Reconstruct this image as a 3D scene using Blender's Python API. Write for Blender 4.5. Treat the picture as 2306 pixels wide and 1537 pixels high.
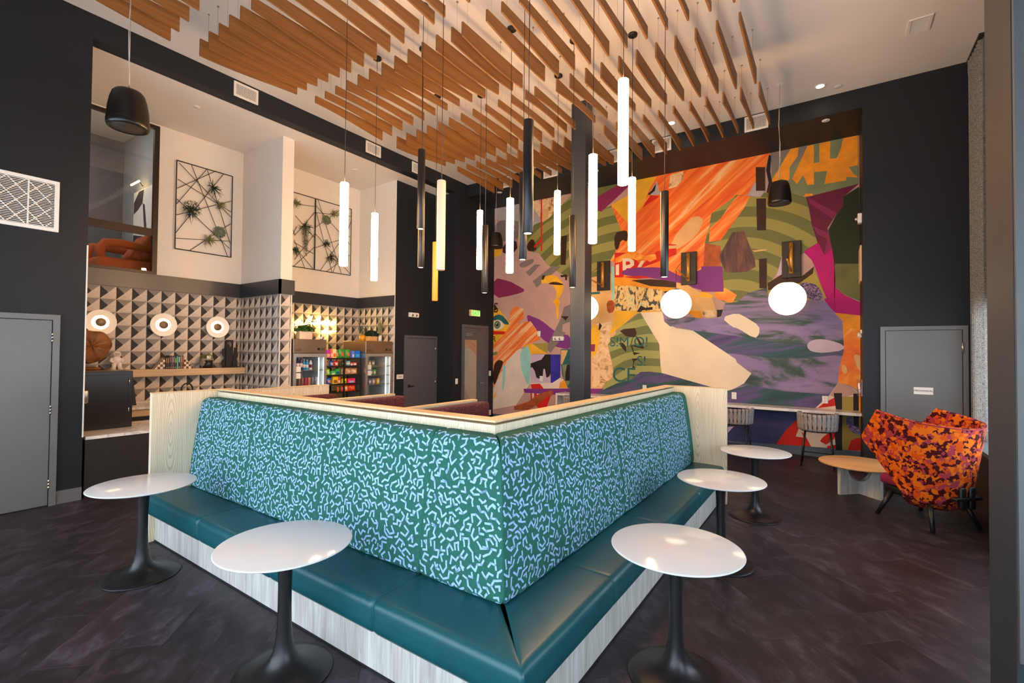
import bpy, bmesh, math, random
from mathutils import Vector, Matrix
random.seed(7)
for o in list(bpy.data.objects): bpy.data.objects.remove(o, do_unlink=True)
scene = bpy.context.scene
COL = scene.collection
PI = math.pi

# ------------------------------------------------------------------ camera
cam_d = bpy.data.cameras.new('camera'); cam = bpy.data.objects.new('camera', cam_d); COL.objects.link(cam)
cam_d.sensor_width = 36.0; cam_d.lens = 16.575; cam_d.clip_start = 0.02; cam_d.clip_end = 200
R_ = ((0.82441423, 0.56590822, 0.00943697), (0.00287711, -0.02086346, 0.99977819), (0.56597959, -0.82420422, -0.01882831))
mw = Matrix.Identity(4)
for c in range(3):
    for r in range(3): mw[r][c] = R_[c][r]
mw[2][3] = 1.83
cam.matrix_world = mw
scene.camera = cam

# ------------------------------------------------------------------ daylight outside the windows, exposure
w = bpy.data.worlds.new('sky'); scene.world = w; w.use_nodes = True
bg = w.node_tree.nodes['Background']
bg.inputs[0].default_value = (0.72, 0.86, 1.0, 1); bg.inputs[1].default_value = 5.8
vs = scene.view_settings
vs.view_transform = 'Standard'; vs.look = 'None'; vs.gamma = 1.0; vs.use_curve_mapping = False; vs.exposure = 0.15

# ------------------------------------------------------------------ helpers
def lin(c):
    return tuple((v/255/12.92 if v/255 <= 0.04045 else ((v/255+0.055)/1.055)**2.4) for v in c)

def newmat(name):
    m = bpy.data.materials.new(name); m.use_nodes = True
    nt = m.node_tree
    return m, nt, nt.nodes['Principled BSDF']

def coords(nt, kind='Object', scale=(1,1,1), rot=(0,0,0)):
    tc = nt.nodes.new('ShaderNodeTexCoord'); mp = nt.nodes.new('ShaderNodeMapping')
    mp.inputs['Scale'].default_value = scale; mp.inputs['Rotation'].default_value = rot
    nt.links.new(tc.outputs[kind], mp.inputs['Vector'])
    return mp.outputs['Vector']

def tnoise(nt, vec, scale=5, detail=3, rough=0.5, dist=0.0):
    n = nt.nodes.new('ShaderNodeTexNoise')
    n.inputs['Scale'].default_value = scale; n.inputs['Detail'].default_value = detail
    n.inputs['Roughness'].default_value = rough; n.inputs['Distortion'].default_value = dist
    nt.links.new(vec, n.inputs['Vector'])
    return n.outputs['Fac']

def ramp(nt, fac, stops, interp='LINEAR'):
    r = nt.nodes.new('ShaderNodeValToRGB'); r.color_ramp.interpolation = interp
    e = r.color_ramp.elements
    while len(e) < len(stops): e.new(0.5)
    for i, (p, c) in enumerate(stops):
        e[i].position = p; e[i].color = (*c, 1)
    nt.links.new(fac, r.inputs[0])
    return r.outputs['Color']

def mix(nt, fac, a, b):
    m = nt.nodes.new('ShaderNodeMix'); m.data_type = 'RGBA'
    for k, v in ((0, fac), (6, a), (7, b)):
        if hasattr(v, 'is_linked'): nt.links.new(v, m.inputs[k])
        elif k == 0: m.inputs[0].default_value = v
        else: m.inputs[k].default_value = (*v, 1)
    return m.outputs[2]

def bump(nt, bs, h, strength=0.3, dist=0.01):
    b = nt.nodes.new('ShaderNodeBump'); b.inputs['Strength'].default_value = strength; b.inputs['Distance'].default_value = dist
    nt.links.new(h, b.inputs['Height']); nt.links.new(b.outputs['Normal'], bs.inputs['Normal'])

def mat(name, rgb, rough=0.55, metal=0.0, var=0.06, vscale=6.0, emit=0.0, ecol=None, spec=0.5, bmp=0.0, bscale=60, coat=0.0):
    """plain surface: colour with a little mottling and fine relief"""
    m, nt, bs = newmat(name); c = lin(rgb)
    v = coords(nt)
    if var > 0:
        f = tnoise(nt, v, vscale, 4)
        col = ramp(nt, f, [(0.3, tuple(x*(1-var) for x in c)), (0.7, tuple(min(1, x*(1+var)) for x in c))])
        nt.links.new(col, bs.inputs['Base Color'])
    else: bs.inputs['Base Color'].default_value = (*c, 1)
    bs.inputs['Roughness'].default_value = rough; bs.inputs['Metallic'].default_value = metal
    bs.inputs['Specular IOR Level'].default_value = spec
    if coat: bs.inputs['Coat Weight'].default_value = coat; bs.inputs['Coat Roughness'].default_value = 0.08
    if emit:
        bs.inputs['Emission Color'].default_value = (*(lin(ecol) if ecol else c), 1); bs.inputs['Emission Strength'].default_value = emit
    if bmp: bump(nt, bs, tnoise(nt, v, bscale, 2), bmp, 0.004)
    return m

def wood(name, a, b, rough=0.5, axis=1, freq=14, stretch=14, rays=None):
    """grain running along one local axis"""
    m, nt, bs = newmat(name); a = lin(a); b = lin(b)
    s = [freq, freq, freq]; s[axis] = freq/stretch
    v = coords(nt, 'Object', tuple(s))
    f1 = tnoise(nt, v, 1.0, 5, 0.6, 0.6)
    s2 = [freq*7, freq*7, freq*7]; s2[axis] = freq/6
    f2 = tnoise(nt, coords(nt, 'Object', tuple(s2)), 1.0, 2)
    c1 = ramp(nt, f1, [(0.32, a), (0.68, b)])
    col = mix(nt, 0.22, c1, ramp(nt, f2, [(0.35, tuple(x*0.6 for x in a)), (0.6, b)]))
    nt.links.new(col, bs.inputs['Base Color']); bs.inputs['Roughness'].default_value = rough
    bump(nt, bs, f2, 0.12, 0.002)
    return m

def ashwood(name, a, b, rough=0.45):
    """pale ash veneer with cathedral figure, grain upright"""
    m, nt, bs = newmat(name); a = lin(a); b = lin(b)
    v = coords(nt, 'Object', (1, 1, 1)); sp_ = nt.nodes.new('ShaderNodeSeparateXYZ'); nt.links.new(v, sp_.inputs[0])
    sm_ = nt.nodes.new('ShaderNodeMath'); sm_.operation = 'ADD'; nt.links.new(sp_.outputs[0], sm_.inputs[0]); nt.links.new(sp_.outputs[1], sm_.inputs[1])
    pp_ = nt.nodes.new('ShaderNodeMath'); pp_.operation = 'PINGPONG'; pp_.inputs[1].default_value = 0.17; nt.links.new(sm_.outputs[0], pp_.inputs[0])
    zo_ = nt.nodes.new('ShaderNodeMath'); zo_.operation = 'MULTIPLY_ADD'; zo_.inputs[1].default_value = 0.13; zo_.inputs[2].default_value = -0.135; nt.links.new(sp_.outputs[2], zo_.inputs[0])
    cb_ = nt.nodes.new('ShaderNodeCombineXYZ'); nt.links.new(pp_.outputs[0], cb_.inputs[0]); nt.links.new(zo_.outputs[0], cb_.inputs[2])
    wv = nt.nodes.new('ShaderNodeTexWave'); wv.wave_type = 'RINGS'; wv.rings_direction = 'SPHERICAL'
    wv.inputs['Scale'].default_value = 22; wv.inputs['Distortion'].default_value = 2.2; wv.inputs['Detail'].default_value = 2; wv.inputs['Detail Scale'].default_value = 0.6
    nt.links.new(cb_.outputs[0], wv.inputs['Vector'])
    f2 = tnoise(nt, coords(nt, 'Object', (120, 120, 2.5)), 1.0, 3)
    c1 = ramp(nt, wv.outputs['Fac'], [(0.0, b), (0.62, b), (0.92, a), (1.0, a)])
    col = mix(nt, 0.4, c1, ramp(nt, f2, [(0.35, a), (0.62, b)]))
    nt.links.new(col, bs.inputs['Base Color']); bs.inputs['Roughness'].default_value = rough
    return m

def glow(name, rgb, strength):
    m, nt, bs = newmat(name)
    bs.inputs['Base Color'].default_value = (0.8, 0.8, 0.8, 1); bs.inputs['Roughness'].default_value = 0.4
    bs.inputs['Emission Color'].default_value = (*rgb, 1); bs.inputs['Emission Strength'].default_value = strength
    return m

class MB:
    """collects shapes, then links them as ONE mesh object"""
    def __init__(s): s.v = []; s.f = []; s.m = []; s.sm = []
    def add(s, vs, fs, mi=0, smooth=False):
        n = len(s.v); s.v += [tuple(p) for p in vs]
        s.f += [tuple(i+n for i in f) for f in fs]; s.m += [mi]*len(fs); s.sm += [smooth]*len(fs)
        return s
    def box(s, x0, x1, y0, y1, z0, z1, mi=0, M=None):
        x0, x1 = min(x0, x1), max(x0, x1); y0, y1 = min(y0, y1), max(y0, y1); z0, z1 = min(z0, z1), max(z0, z1)
        vs = [(x0,y0,z0),(x1,y0,z0),(x1,y1,z0),(x0,y1,z0),(x0,y0,z1),(x1,y0,z1),(x1,y1,z1),(x0,y1,z1)]
        if M is not None: vs = [M @ Vector(p) for p in vs]
        return s.add(vs, [(3,2,1,0),(4,5,6,7),(0,1,5,4),(1,2,6,5),(2,3,7,6),(3,0,4,7)], mi)
    def rbox(s, x0, x1, y0, y1, z0, z1, r=0.01, seg=2, mi=0, M=None, smooth=True):
        bm = bmesh.new(); bmesh.ops.create_cube(bm, size=1)
        for v in bm.verts:
            v.co = Vector(((x0+x1)/2+v.co.x*abs(x1-x0), (y0+y1)/2+v.co.y*abs(y1-y0), (z0+z1)/2+v.co.z*abs(z1-z0)))
        bmesh.ops.bevel(bm, geom=list(bm.edges), offset=r, segments=seg, profile=0.5, affect='EDGES')
        bm.verts.index_update()
        vs = [v.co.copy() for v in bm.verts]
        if M is not None: vs = [M @ p for p in vs]
        s.add(vs, [[v.index for v in f.verts] for f in bm.faces], mi, smooth); bm.free()
        return s
    def prism(s, poly, axis, a, b, mi=0, smooth=False):
        """polygon in the plane normal to axis, extruded from a to b"""
        def p3(p, t):
            return (t, p[0], p[1]) if axis == 0 else (p[0], t, p[1]) if axis == 1 else (p[0], p[1], t)
        n = len(poly); vs = [p3(p, a) for p in poly]+[p3(p, b) for p in poly]
        s.add(vs, [tuple(range(n))[::-1], tuple(range(n, 2*n))], mi)
        k = len(s.v)-2*n
        s.f += [(k+i, k+(i+1) % n, k+n+(i+1) % n, k+n+i) for i in range(n)]; s.m += [mi]*n; s.sm += [smooth]*n
        return s
    def lathe(s, prof, c=(0,0,0), n=24, mi=0, smooth=True, M=None, caps=True):
        """profile [(r,z)...] turned round the local z axis"""
        vs = []; fs = []
        for r, z in prof:
            for k in range(n):
                a = 2*PI*k/n; p = Vector((r*math.cos(a), r*math.sin(a), z))
                if M is not None: p = M @ p
                vs.append((p[0]+c[0], p[1]+c[1], p[2]+c[2]))
        for j in range(len(prof)-1):
            for k in range(n):
                k2 = (k+1) % n
                fs.append((j*n+k, j*n+k2, (j+1)*n+k2, (j+1)*n+k))
        s.add(vs, fs, mi, smooth)
        b = len(s.v)-len(vs)
        for j, fl in ((0, True), (len(prof)-1, False)):
            if caps and prof[j][0] > 1.1e-3:
                f = tuple(b+j*n+k for k in range(n)); s.f.append(f[::-1] if fl else f); s.m.append(mi); s.sm.append(False)
        return s
    def tube(s, pts, r, n=8, mi=0, cap=True, smooth=True):
        pts = [Vector(p) for p in pts]; rs = r if isinstance(r, (list, tuple)) else [r]*len(pts)
        vs = []; fs = []; up = None
        for i, p in enumerate(pts):
            d = (pts[min(i+1, len(pts)-1)]-pts[max(i-1, 0)]).normalized()
            if up is None:
                up = Vector((0,0,1)) if abs(d.z) < 0.9 else Vector((1,0,0))
            a = d.cross(up).normalized(); b = a.cross(d).normalized(); up = b
            for k in range(n):
                t = 2*PI*k/n; vs.append(p+(a*math.cos(t)+b*math.sin(t))*rs[i])
        for i in range(len(pts)-1):
            for k in range(n):
                k2 = (k+1) % n; fs.append((i*n+k, i*n+k2, (i+1)*n+k2, (i+1)*n+k))
        if cap: fs.append(tuple(range(n))[::-1]); fs.append(tuple((len(pts)-1)*n+k for k in range(n)))
        return s.add(vs, fs, mi, smooth)
    def ball(s, c, r, mi=0, nu=20, nv=12, sc=(1,1,1), M=None):
        prof = [(r*math.sin(PI*j/nv), -r*math.cos(PI*j/nv)) for j in range(nv+1)]
        prof[0] = (1e-5, -r); prof[-1] = (1e-5, r)
        S = Matrix.Diagonal((*sc, 1))
        return s.lathe(prof, c, nu, mi, True, (M @ S) if M is not None else S)
    def grid(s, fn, nu, nv, mi=0, smooth=True, closeu=False):
        vs = [fn(i/nu, j/nv) for j in range(nv+1) for i in range(nu+1)]
        fs = [(j*(nu+1)+i, j*(nu+1)+i+1, (j+1)*(nu+1)+i+1, (j+1)*(nu+1)+i) for j in range(nv) for i in range(nu)]
        return s.add(vs, fs, mi, smooth)
    def build(s, name, mats, parent=None, loc=None, rz=0):
        me = bpy.data.meshes.new(name); me.from_pydata(s.v, [], s.f)
        mats = mats if isinstance(mats, (list, tuple)) else [mats]
        for m in mats: me.materials.append(m)
        me.polygons.foreach_set('material_index', s.m); me.polygons.foreach_set('use_smooth', s.sm); me.update()
        return link(name, me, parent, loc, rz)

def link(name, me, parent=None, loc=None, rz=0):
    o = bpy.data.objects.new(name, me); COL.objects.link(o)
    if parent is not None: o.parent = parent
    if loc is not None: o.location = loc
    if rz: o.rotation_euler = (0, 0, rz)
    return o
def tag(o, label, cat, group=None):
    o['label'] = label; o['category'] = cat
    if group: o['group'] = group
    return o
def thing(name, label, cat, loc=(0,0,0), rz=0, group=None):
    o = bpy.data.objects.new(name, None); COL.objects.link(o); o.empty_display_size = 0.1
    o.location = loc; o.rotation_euler = (0, 0, rz)
    return tag(o, label, cat, group)
def struct(o, label=None):
    o['kind'] = 'structure'
    if label: o['label'] = label
    return o
def copy_tree(o, parent=None):
    c = o.copy(); COL.objects.link(c); c.parent = parent
    for ch in list(o.children): copy_tree(ch, c)
    return c
def text_mesh(body, size=0.1, depth=0.002, align='CENTER'):
    cu = bpy.data.curves.new('lettering', 'FONT'); cu.body = body; cu.size = size; cu.extrude = depth/2; cu.align_x = align; cu.align_y = 'CENTER'
    ob = bpy.data.objects.new('lettering', cu); COL.objects.link(ob)
    dg = bpy.context.evaluated_depsgraph_get(); me = bpy.data.meshes.new_from_object(ob.evaluated_get(dg))
    bpy.data.objects.remove(ob, do_unlink=True)
    return me
def lettering(name, body, size, m, parent, loc, rot, sx=1.0):
    me = text_mesh(body, size); me.materials.clear(); me.materials.append(m)
    o = link(name, me, parent, loc); o.rotation_euler = rot; o.scale = (sx, 1, 1)
    return o
def chaikin(p, it=2):
    for _ in range(it):
        q = []
        for i in range(len(p)):
            a = p[i]; b = p[(i+1) % len(p)]
            q += [(a[0]*.75+b[0]*.25, a[1]*.75+b[1]*.25), (a[0]*.25+b[0]*.75, a[1]*.25+b[1]*.75)]
        p = q
    return p

# ------------------------------------------------------------------ shared materials
M = {}
M['charcoal'] = mat('charcoal paint', (32, 36, 41), 0.5, var=0.03, spec=0.25)
M['charcoal_trim'] = mat('charcoal satin trim', (42, 48, 56), 0.35, var=0.04)
M['white'] = mat('off white paint', (226, 220, 212), 0.6, var=0.015)
M['ceiling'] = mat('ceiling paint', (222, 216, 210), 0.7, var=0.02, vscale=1.5)
M['grey_door'] = mat('grey door paint', (104, 107, 108), 0.32, var=0.04, vscale=2)
M['blue_door'] = mat('slate door paint', (84, 86, 94), 0.38, var=0.03)
M['black'] = mat('black powder coat', (22, 22, 24), 0.4, var=0.05)
M['blackm'] = mat('satin black metal', (22, 19, 20), 0.38, 0.0, var=0.05)
M['white_lac'] = mat('white lacquer', (214, 217, 220), 0.10, var=0.0)
M['white_plastic'] = mat('white plastic', (232, 230, 226), 0.4, var=0.0)
M['grille_white'] = mat('white enamel', (222, 218, 212), 0.4, var=0.02)
M['dark_gap'] = mat('dark void', (16, 15, 15), 0.8, var=0.0)
M['steel'] = mat('brushed steel', (176, 172, 166), 0.3, 0.9, var=0.06)
M['chrome'] = mat('chrome', (210, 210, 212), 0.18, 1.0, var=0.0)
M['brass'] = mat('brushed brass', (206, 150, 70), 0.36, 0.45, var=0.06)
M['slat'] = wood('oak baffle', (112, 72, 32), (148, 98, 46), 0.55, axis=1, freq=16, stretch=18)
M['ash'] = ashwood('pale ash veneer', (200, 178, 142), (234, 218, 188))
M['ash_cap_lamplit'] = wood('lamplit ash cap', (206, 172, 126), (230, 200, 156), 0.4, axis=0, freq=10, stretch=10)  # same ash as the panels, with warm lamp light put into the colour
M['ash_grey'] = wood('limed ash plinth', (164, 158, 150), (214, 210, 202), 0.5, axis=2, freq=16, stretch=10)
M['shelf_wood'] = wood('light oak shelf', (196, 164, 126), (222, 192, 152), 0.5, axis=1, freq=10, stretch=12)
M['marble'] = None
M['leather'] = mat('teal vinyl', (16, 78, 85), 0.36, var=0.08, vscale=9, bmp=0.12, bscale=220, spec=0.5)
M['leather_seam'] = mat('teal piping', (16, 84, 92), 0.4, var=0.05)
M['green_fab'] = mat('green woven cloth', (42, 98, 86), 0.85, var=0.10, vscale=40, bmp=0.25, bscale=260, spec=0.2)
M['blue_print'] = mat('pale blue print', (156, 188, 226), 0.85, var=0.04, vscale=40, spec=0.2)
M['leaf'] = mat('green leaf', (66, 104, 42), 0.5, var=0.25, vscale=30)
M['leaf_dark'] = mat('dark green leaf', (42, 62, 44), 0.5, var=0.25, vscale=30)
M['leaf_grey'] = mat('grey green leaf', (96, 108, 88), 0.6, var=0.25, vscale=30)
M['leaf_pale'] = mat('olive leaf', (120, 124, 78), 0.6, var=0.25, vscale=30)

def make_marble():
    m, nt, bs = newmat('white marble')
    v = coords(nt, 'Object', (1, 1, 1)); f = tnoise(nt, v, 2.2, 6, 0.6, 1.6)
    c = ramp(nt, f, [(0.44, lin((232, 228, 224))), (0.49, lin((206, 202, 200))), (0.5, lin((188, 184, 184))), (0.52, lin((228, 224, 220)))])
    nt.links.new(c, bs.inputs['Base Color']); bs.inputs['Roughness'].default_value = 0.2
    return m
M['marble'] = make_marble()

def make_plank():
    m, nt, bs = newmat('dark slate vinyl plank')
    oi = nt.nodes.new('ShaderNodeObjectInfo')
    v = coords(nt, 'Object', (5, 9, 9))
    ad = nt.nodes.new('ShaderNodeVectorMath'); ad.operation = 'ADD'
    sc = nt.nodes.new('ShaderNodeVectorMath'); sc.operation = 'SCALE'; sc.inputs[0].default_value = (37, 91, 53)
    nt.links.new(oi.outputs['Random'], sc.inputs['Scale'])
    nt.links.new(v, ad.inputs[0]); nt.links.new(sc.outputs[0], ad.inputs[1])
    f = tnoise(nt, ad.outputs[0], 0.8, 9, 0.76, 0.4)
    c1 = ramp(nt, f, [(0.32, lin((35, 28, 34))), (0.50, lin((50, 42, 49))), (0.70, lin((92, 83, 91)))])
    g = ramp(nt, oi.outputs['Random'], [(0, (0.55, 0.54, 0.55)), (1, (0.95, 0.95, 0.97))])
    mm = nt.nodes.new('ShaderNodeMix'); mm.data_type = 'RGBA'; mm.blend_type = 'MULTIPLY'; mm.inputs[0].default_value = 1
    nt.links.new(c1, mm.inputs[6]); nt.links.new(g, mm.inputs[7])
    nt.links.new(mm.outputs[2], bs.inputs['Base Color']); bs.inputs['Roughness'].default_value = 0.42
    bs.inputs['Specular IOR Level'].default_value = 0.35
    bump(nt, bs, f, 0.15, 0.003)
    return m
M['plank'] = make_plank()

def make_glass(name, tint=(0.9, 0.95, 0.95), rough=0.0):
    m, nt, bs = newmat(name)
    bs.inputs['Base Color'].default_value = (*tint, 1); bs.inputs['Transmission Weight'].default_value = 1.0
    bs.inputs['Roughness'].default_value = rough; bs.inputs['IOR'].default_value = 1.2
    return m
M['glass'] = make_glass('clear glass')

M['lit_tube'] = glow('lit acrylic tube', (1.0, 0.57, 0.25), 84.0)
M['amber_tube'] = mat('dim amber acrylic tube', (190, 120, 44), 0.5, var=0, emit=0.55, ecol=(255, 164, 52))
M['peach_tube'] = mat('frosted acrylic tube', (236, 196, 170), 0.5, var=0.0, emit=0.28, ecol=(255, 190, 150))
M['globe'] = glow('opal glass globe', (1.0, 0.80, 0.46), 2.1)
M['downlight'] = glow('downlight lens', (1.0, 0.76, 0.46), 30.0)
M['disc_glow'] = glow('sconce ring glow', (1.0, 0.66, 0.28), 7.0)
M['neon'] = glow('neon glass', (1.0, 0.62, 0.16), 36.0)

# ================================================================== THE SETTING
def make_pane(name, tint=(1, 1, 1), refl=0.08):
    m = bpy.data.materials.new(name); m.use_nodes = True; nt = m.node_tree
    for n in list(nt.nodes): nt.nodes.remove(n)
    out = nt.nodes.new('ShaderNodeOutputMaterial'); mx = nt.nodes.new('ShaderNodeMixShader')
    tr = nt.nodes.new('ShaderNodeBsdfTransparent'); tr.inputs[0].default_value = (*tint, 1)
    gl = nt.nodes.new('ShaderNodeBsdfGlossy'); gl.inputs['Roughness'].default_value = 0.02
    fr = nt.nodes.new('ShaderNodeLayerWeight'); fr.inputs[0].default_value = 0.25
    mu = nt.nodes.new('ShaderNodeMath'); mu.operation = 'MULTIPLY_ADD'; mu.inputs[1].default_value = 0.5; mu.inputs[2].default_value = refl
    nt.links.new(fr.outputs['Fresnel'], mu.inputs[0]); nt.links.new(mu.outputs[0], mx.inputs[0])
    nt.links.new(tr.outputs[0], mx.inputs[1]); nt.links.new(gl.outputs[0], mx.inputs[2]); nt.links.new(mx.outputs[0], out.inputs[0])
    return m
M['pane'] = make_pane('window pane', (1, 1, 1), .035)

XL = -7.45; YM = 10.0; ZC = 5.88; ZO = 5.58; YS = 8.86
# ---- floor of diagonal planks
floor = struct(MB().box(-11, 1.75, -1.5, 10.2, -0.12, -0.004).build('floor', M['dark_gap']))
PW, PLN = 0.305, 0.914
pm = MB().rbox(-PLN/2+.0004, PLN/2-.0004, -PW/2+.0004, PW/2-.0004, -0.010, 0.0, 0.0006, 1, smooth=False)
plank0 = None
planks = []
r2 = math.sqrt(0.5); prnd = random.Random(3)
iv = Matrix(mw).inverted()
for i in range(-26, 34):
    t = i*PW+0.12; off = [0, .31, .62, .15, .46, .77][i % 6]+prnd.random()*0.12
    for j in range(-6, 18):
        s_ = j*PLN+off
        x = (t-s_)*r2; y = (t+s_)*r2
        if not (-9.2 < x < 1.5 and -1.3 < y < 9.95): continue
        c = iv @ Vector((x, y, 0))
        vis = c.z < -0.4 and abs(c.x/-c.z) < 1.25 and abs(c.y/-c.z) < 0.86
        hidden = (-5.2 < x < -1.3 and y > 2.05) or x < -7.5 or (x > 0.7 and y < 3)
        planks.append((0 if (vis and not hidden) else 1, x*x+y*y, x, y))
planks.sort()
rest = MB()
n300 = 0
me_plank = None
for k, (hid, d, x, y) in enumerate(planks):
    if n300 < 300 and not hid:
        if me_plank is None:
            o = pm.build('plank', M['plank'], floor, (x, y, 0), 0.75*PI); me_plank = o.data
        else: link('plank', me_plank, floor, (x, y, 0), 0.75*PI)
        n300 += 1
    else:
        Mx = Matrix.Translation((x, y, 0)) @ Matrix.Rotation(0.75*PI, 4, 'Z')
        rest.box(-PLN/2+.0004, PLN/2-.0004, -PW/2+.0004, PW/2-.0004, -0.010, 0.0, M=Mx)
o = rest.build('plank_field', M['plank'], floor); o['kind'] = 'stuff'

# ---- ceiling, walls
ceiling = struct(MB().box(-7.65, 1.75, -1.5, 10.2, ZC, ZC+.12).build('ceiling', M['ceiling']))
struct(MB().box(-9.6, -7.64, 1.5, 8.45, ZO, ZO+.12).build('ceiling_alcove', M['ceiling']))
wall_left = struct(MB().box(-7.65, XL, -1.5, 1.77, 0, ZC).box(-7.65, XL, 1.77, 8.42, ZO, ZC).box(-8.16, XL, 8.42, 10.2, 0, ZC).build('wall_left', M['charcoal']))
struct(MB().box(XL-.012, XL+.006, 1.762, 1.776, 0.74, 3.05).build('trim_1', M['white']))
struct(MB().box(XL, XL+.014, 1.54, 1.77, 0.0, 0.15).build('baseboard_left', M['grey_door']))
struct(MB().box(XL, XL+.014, -1.4, 0.5, 0.0, 0.15).build('baseboard_near', M['grey_door']))

wb1 = struct(MB().box(-9.57, -9.42, 1.5, 4.55, 0, 3.045).box(-9.57, -9.42, 3.125, 4.55, 3.045, ZO+.02).box(-9.57, -9.42, 1.5, 3.125, 5.545, ZO+.02).build('wall_alcove', M['white']))
wpier = struct(MB().box(-9.42, -8.03, 4.5, 4.71, 0, ZO).build('wall_pier', M['white']))
wb2 = struct(MB().box(-9.43, -9.28, 4.71, 7.15, 0, ZO).build('wall_alcove_far', M['white']))
wend = struct(MB().box(-9.3, -8.0105, 7.1, 7.2, 0, ZO).build('wall_alcove_end', M['white']))
wdark = struct(MB().box(-8.16, -8.01, 7.2, 8.42, 0, ZO).box(-8.0104, -8.0098, 7.101, 7.2, 0, ZO).build('wall_door_recess', M['charcoal']))
struct(MB().box(-9.57, -7.66, 1.4, 1.5, 0, ZO).build('wall_alcove_near', M['white']))
# charcoal band above the tiles
bandm = M['charcoal_trim']
struct(MB().box(-9.42, -9.385, 1.52, 4.5, 2.785, 3.042).build('trim_2', bandm))
struct(MB().box(-9.42, -7.995, 4.465, 4.5, 2.785, 3.042).box(-8.03, -7.995, 4.465, 4.745, 2.785, 3.042).build('trim_3', bandm))
struct(MB().box(-9.28, -9.245, 4.715, 7.1, 2.78, 3.02).box(-9.245, -8.03, 7.065, 7.1, 2.78, 3.02).build('trim_4', bandm))
struct(MB().box(-8.022, -8.008, 7.085, 7.099, 0, 3.0).build('trim_5', M['white']))
struct(MB().box(-8.029, -8.018, 4.495, 4.507, 0.0, 2.785).box(-8.029, -8.018, 4.70, 4.712, 0.0, 2.785).build('trim_6', M['white']))

# ---- faceted wall tiles, each a low pyramid of four facets
TM = []
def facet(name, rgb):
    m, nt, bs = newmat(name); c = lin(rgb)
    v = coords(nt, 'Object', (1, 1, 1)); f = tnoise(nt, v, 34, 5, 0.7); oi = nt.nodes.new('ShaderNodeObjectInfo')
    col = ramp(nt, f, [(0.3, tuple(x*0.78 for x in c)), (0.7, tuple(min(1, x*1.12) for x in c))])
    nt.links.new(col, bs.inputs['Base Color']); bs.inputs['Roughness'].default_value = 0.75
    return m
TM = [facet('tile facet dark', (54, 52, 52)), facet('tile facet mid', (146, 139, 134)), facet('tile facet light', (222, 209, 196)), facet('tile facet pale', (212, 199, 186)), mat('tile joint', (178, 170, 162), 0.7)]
T = 0.2025
tb = MB()
g = 0.0022; h = 0.003; e = 0.004
a0, a1, b0, b1 = g, T-g, -T+g, -g
q = [(a0, -e, b0), (a1, -e, b0), (a1, -e, b1), (a0, -e, b1), (T/2, -e-h, -T/2)]
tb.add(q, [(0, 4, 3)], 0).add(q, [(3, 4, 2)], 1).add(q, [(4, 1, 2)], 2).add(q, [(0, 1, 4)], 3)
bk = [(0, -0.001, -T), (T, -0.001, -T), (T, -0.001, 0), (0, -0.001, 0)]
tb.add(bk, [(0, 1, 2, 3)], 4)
tile_me = None
def tiles(parent, face, fixed, cuts, ztop, rows, dz=0.2055):
    """face '+x': wall normal +x, tiles run along y; face '-y': wall normal -y, tiles run along x"""
    global tile_me
    for a, b in zip(cuts[:-1], cuts[1:]):
        for r in range(rows):
            loc = (fixed, a, ztop-r*dz) if face == '+x' else (a, fixed, ztop-r*dz)
            if tile_me is None: o = tb.build('tile', TM, parent, loc); tile_me = o.data
            else: o = link('tile', tile_me, parent, loc)
            o.rotation_euler = (0, 0, PI/2 if face == '+x' else 0); o.scale = ((b-a)/T, 1, dz/T)
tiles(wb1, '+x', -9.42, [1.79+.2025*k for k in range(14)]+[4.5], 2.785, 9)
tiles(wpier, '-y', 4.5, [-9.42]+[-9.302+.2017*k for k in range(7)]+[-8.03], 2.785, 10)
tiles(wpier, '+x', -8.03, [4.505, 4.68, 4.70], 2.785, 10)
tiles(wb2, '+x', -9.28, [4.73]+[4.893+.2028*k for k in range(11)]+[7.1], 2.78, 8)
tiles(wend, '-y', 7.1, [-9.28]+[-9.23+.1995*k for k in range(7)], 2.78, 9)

# ---- far wall: soffit, right return; mural panel is a thing of its own
struct(MB().box(-8.16, 0.345, YM, YM+.15, 0, ZC).build('wall_far', M['charcoal']))
struct(MB().box(XL, 0.345, YS, YM, ZO, ZC).build('wall_far_soffit', M['charcoal']))
struct(MB().box(0.345, 1.75, YS, YM+.15, 0, ZC).build('wall_far_right', M['charcoal']))
struct(MB().box(XL+.02, 0.345, YM-.02, YM-.001, 0, 0.165).build('baseboard_far', mat('slate base paint', (82, 94, 110), 0.4)))
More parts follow.
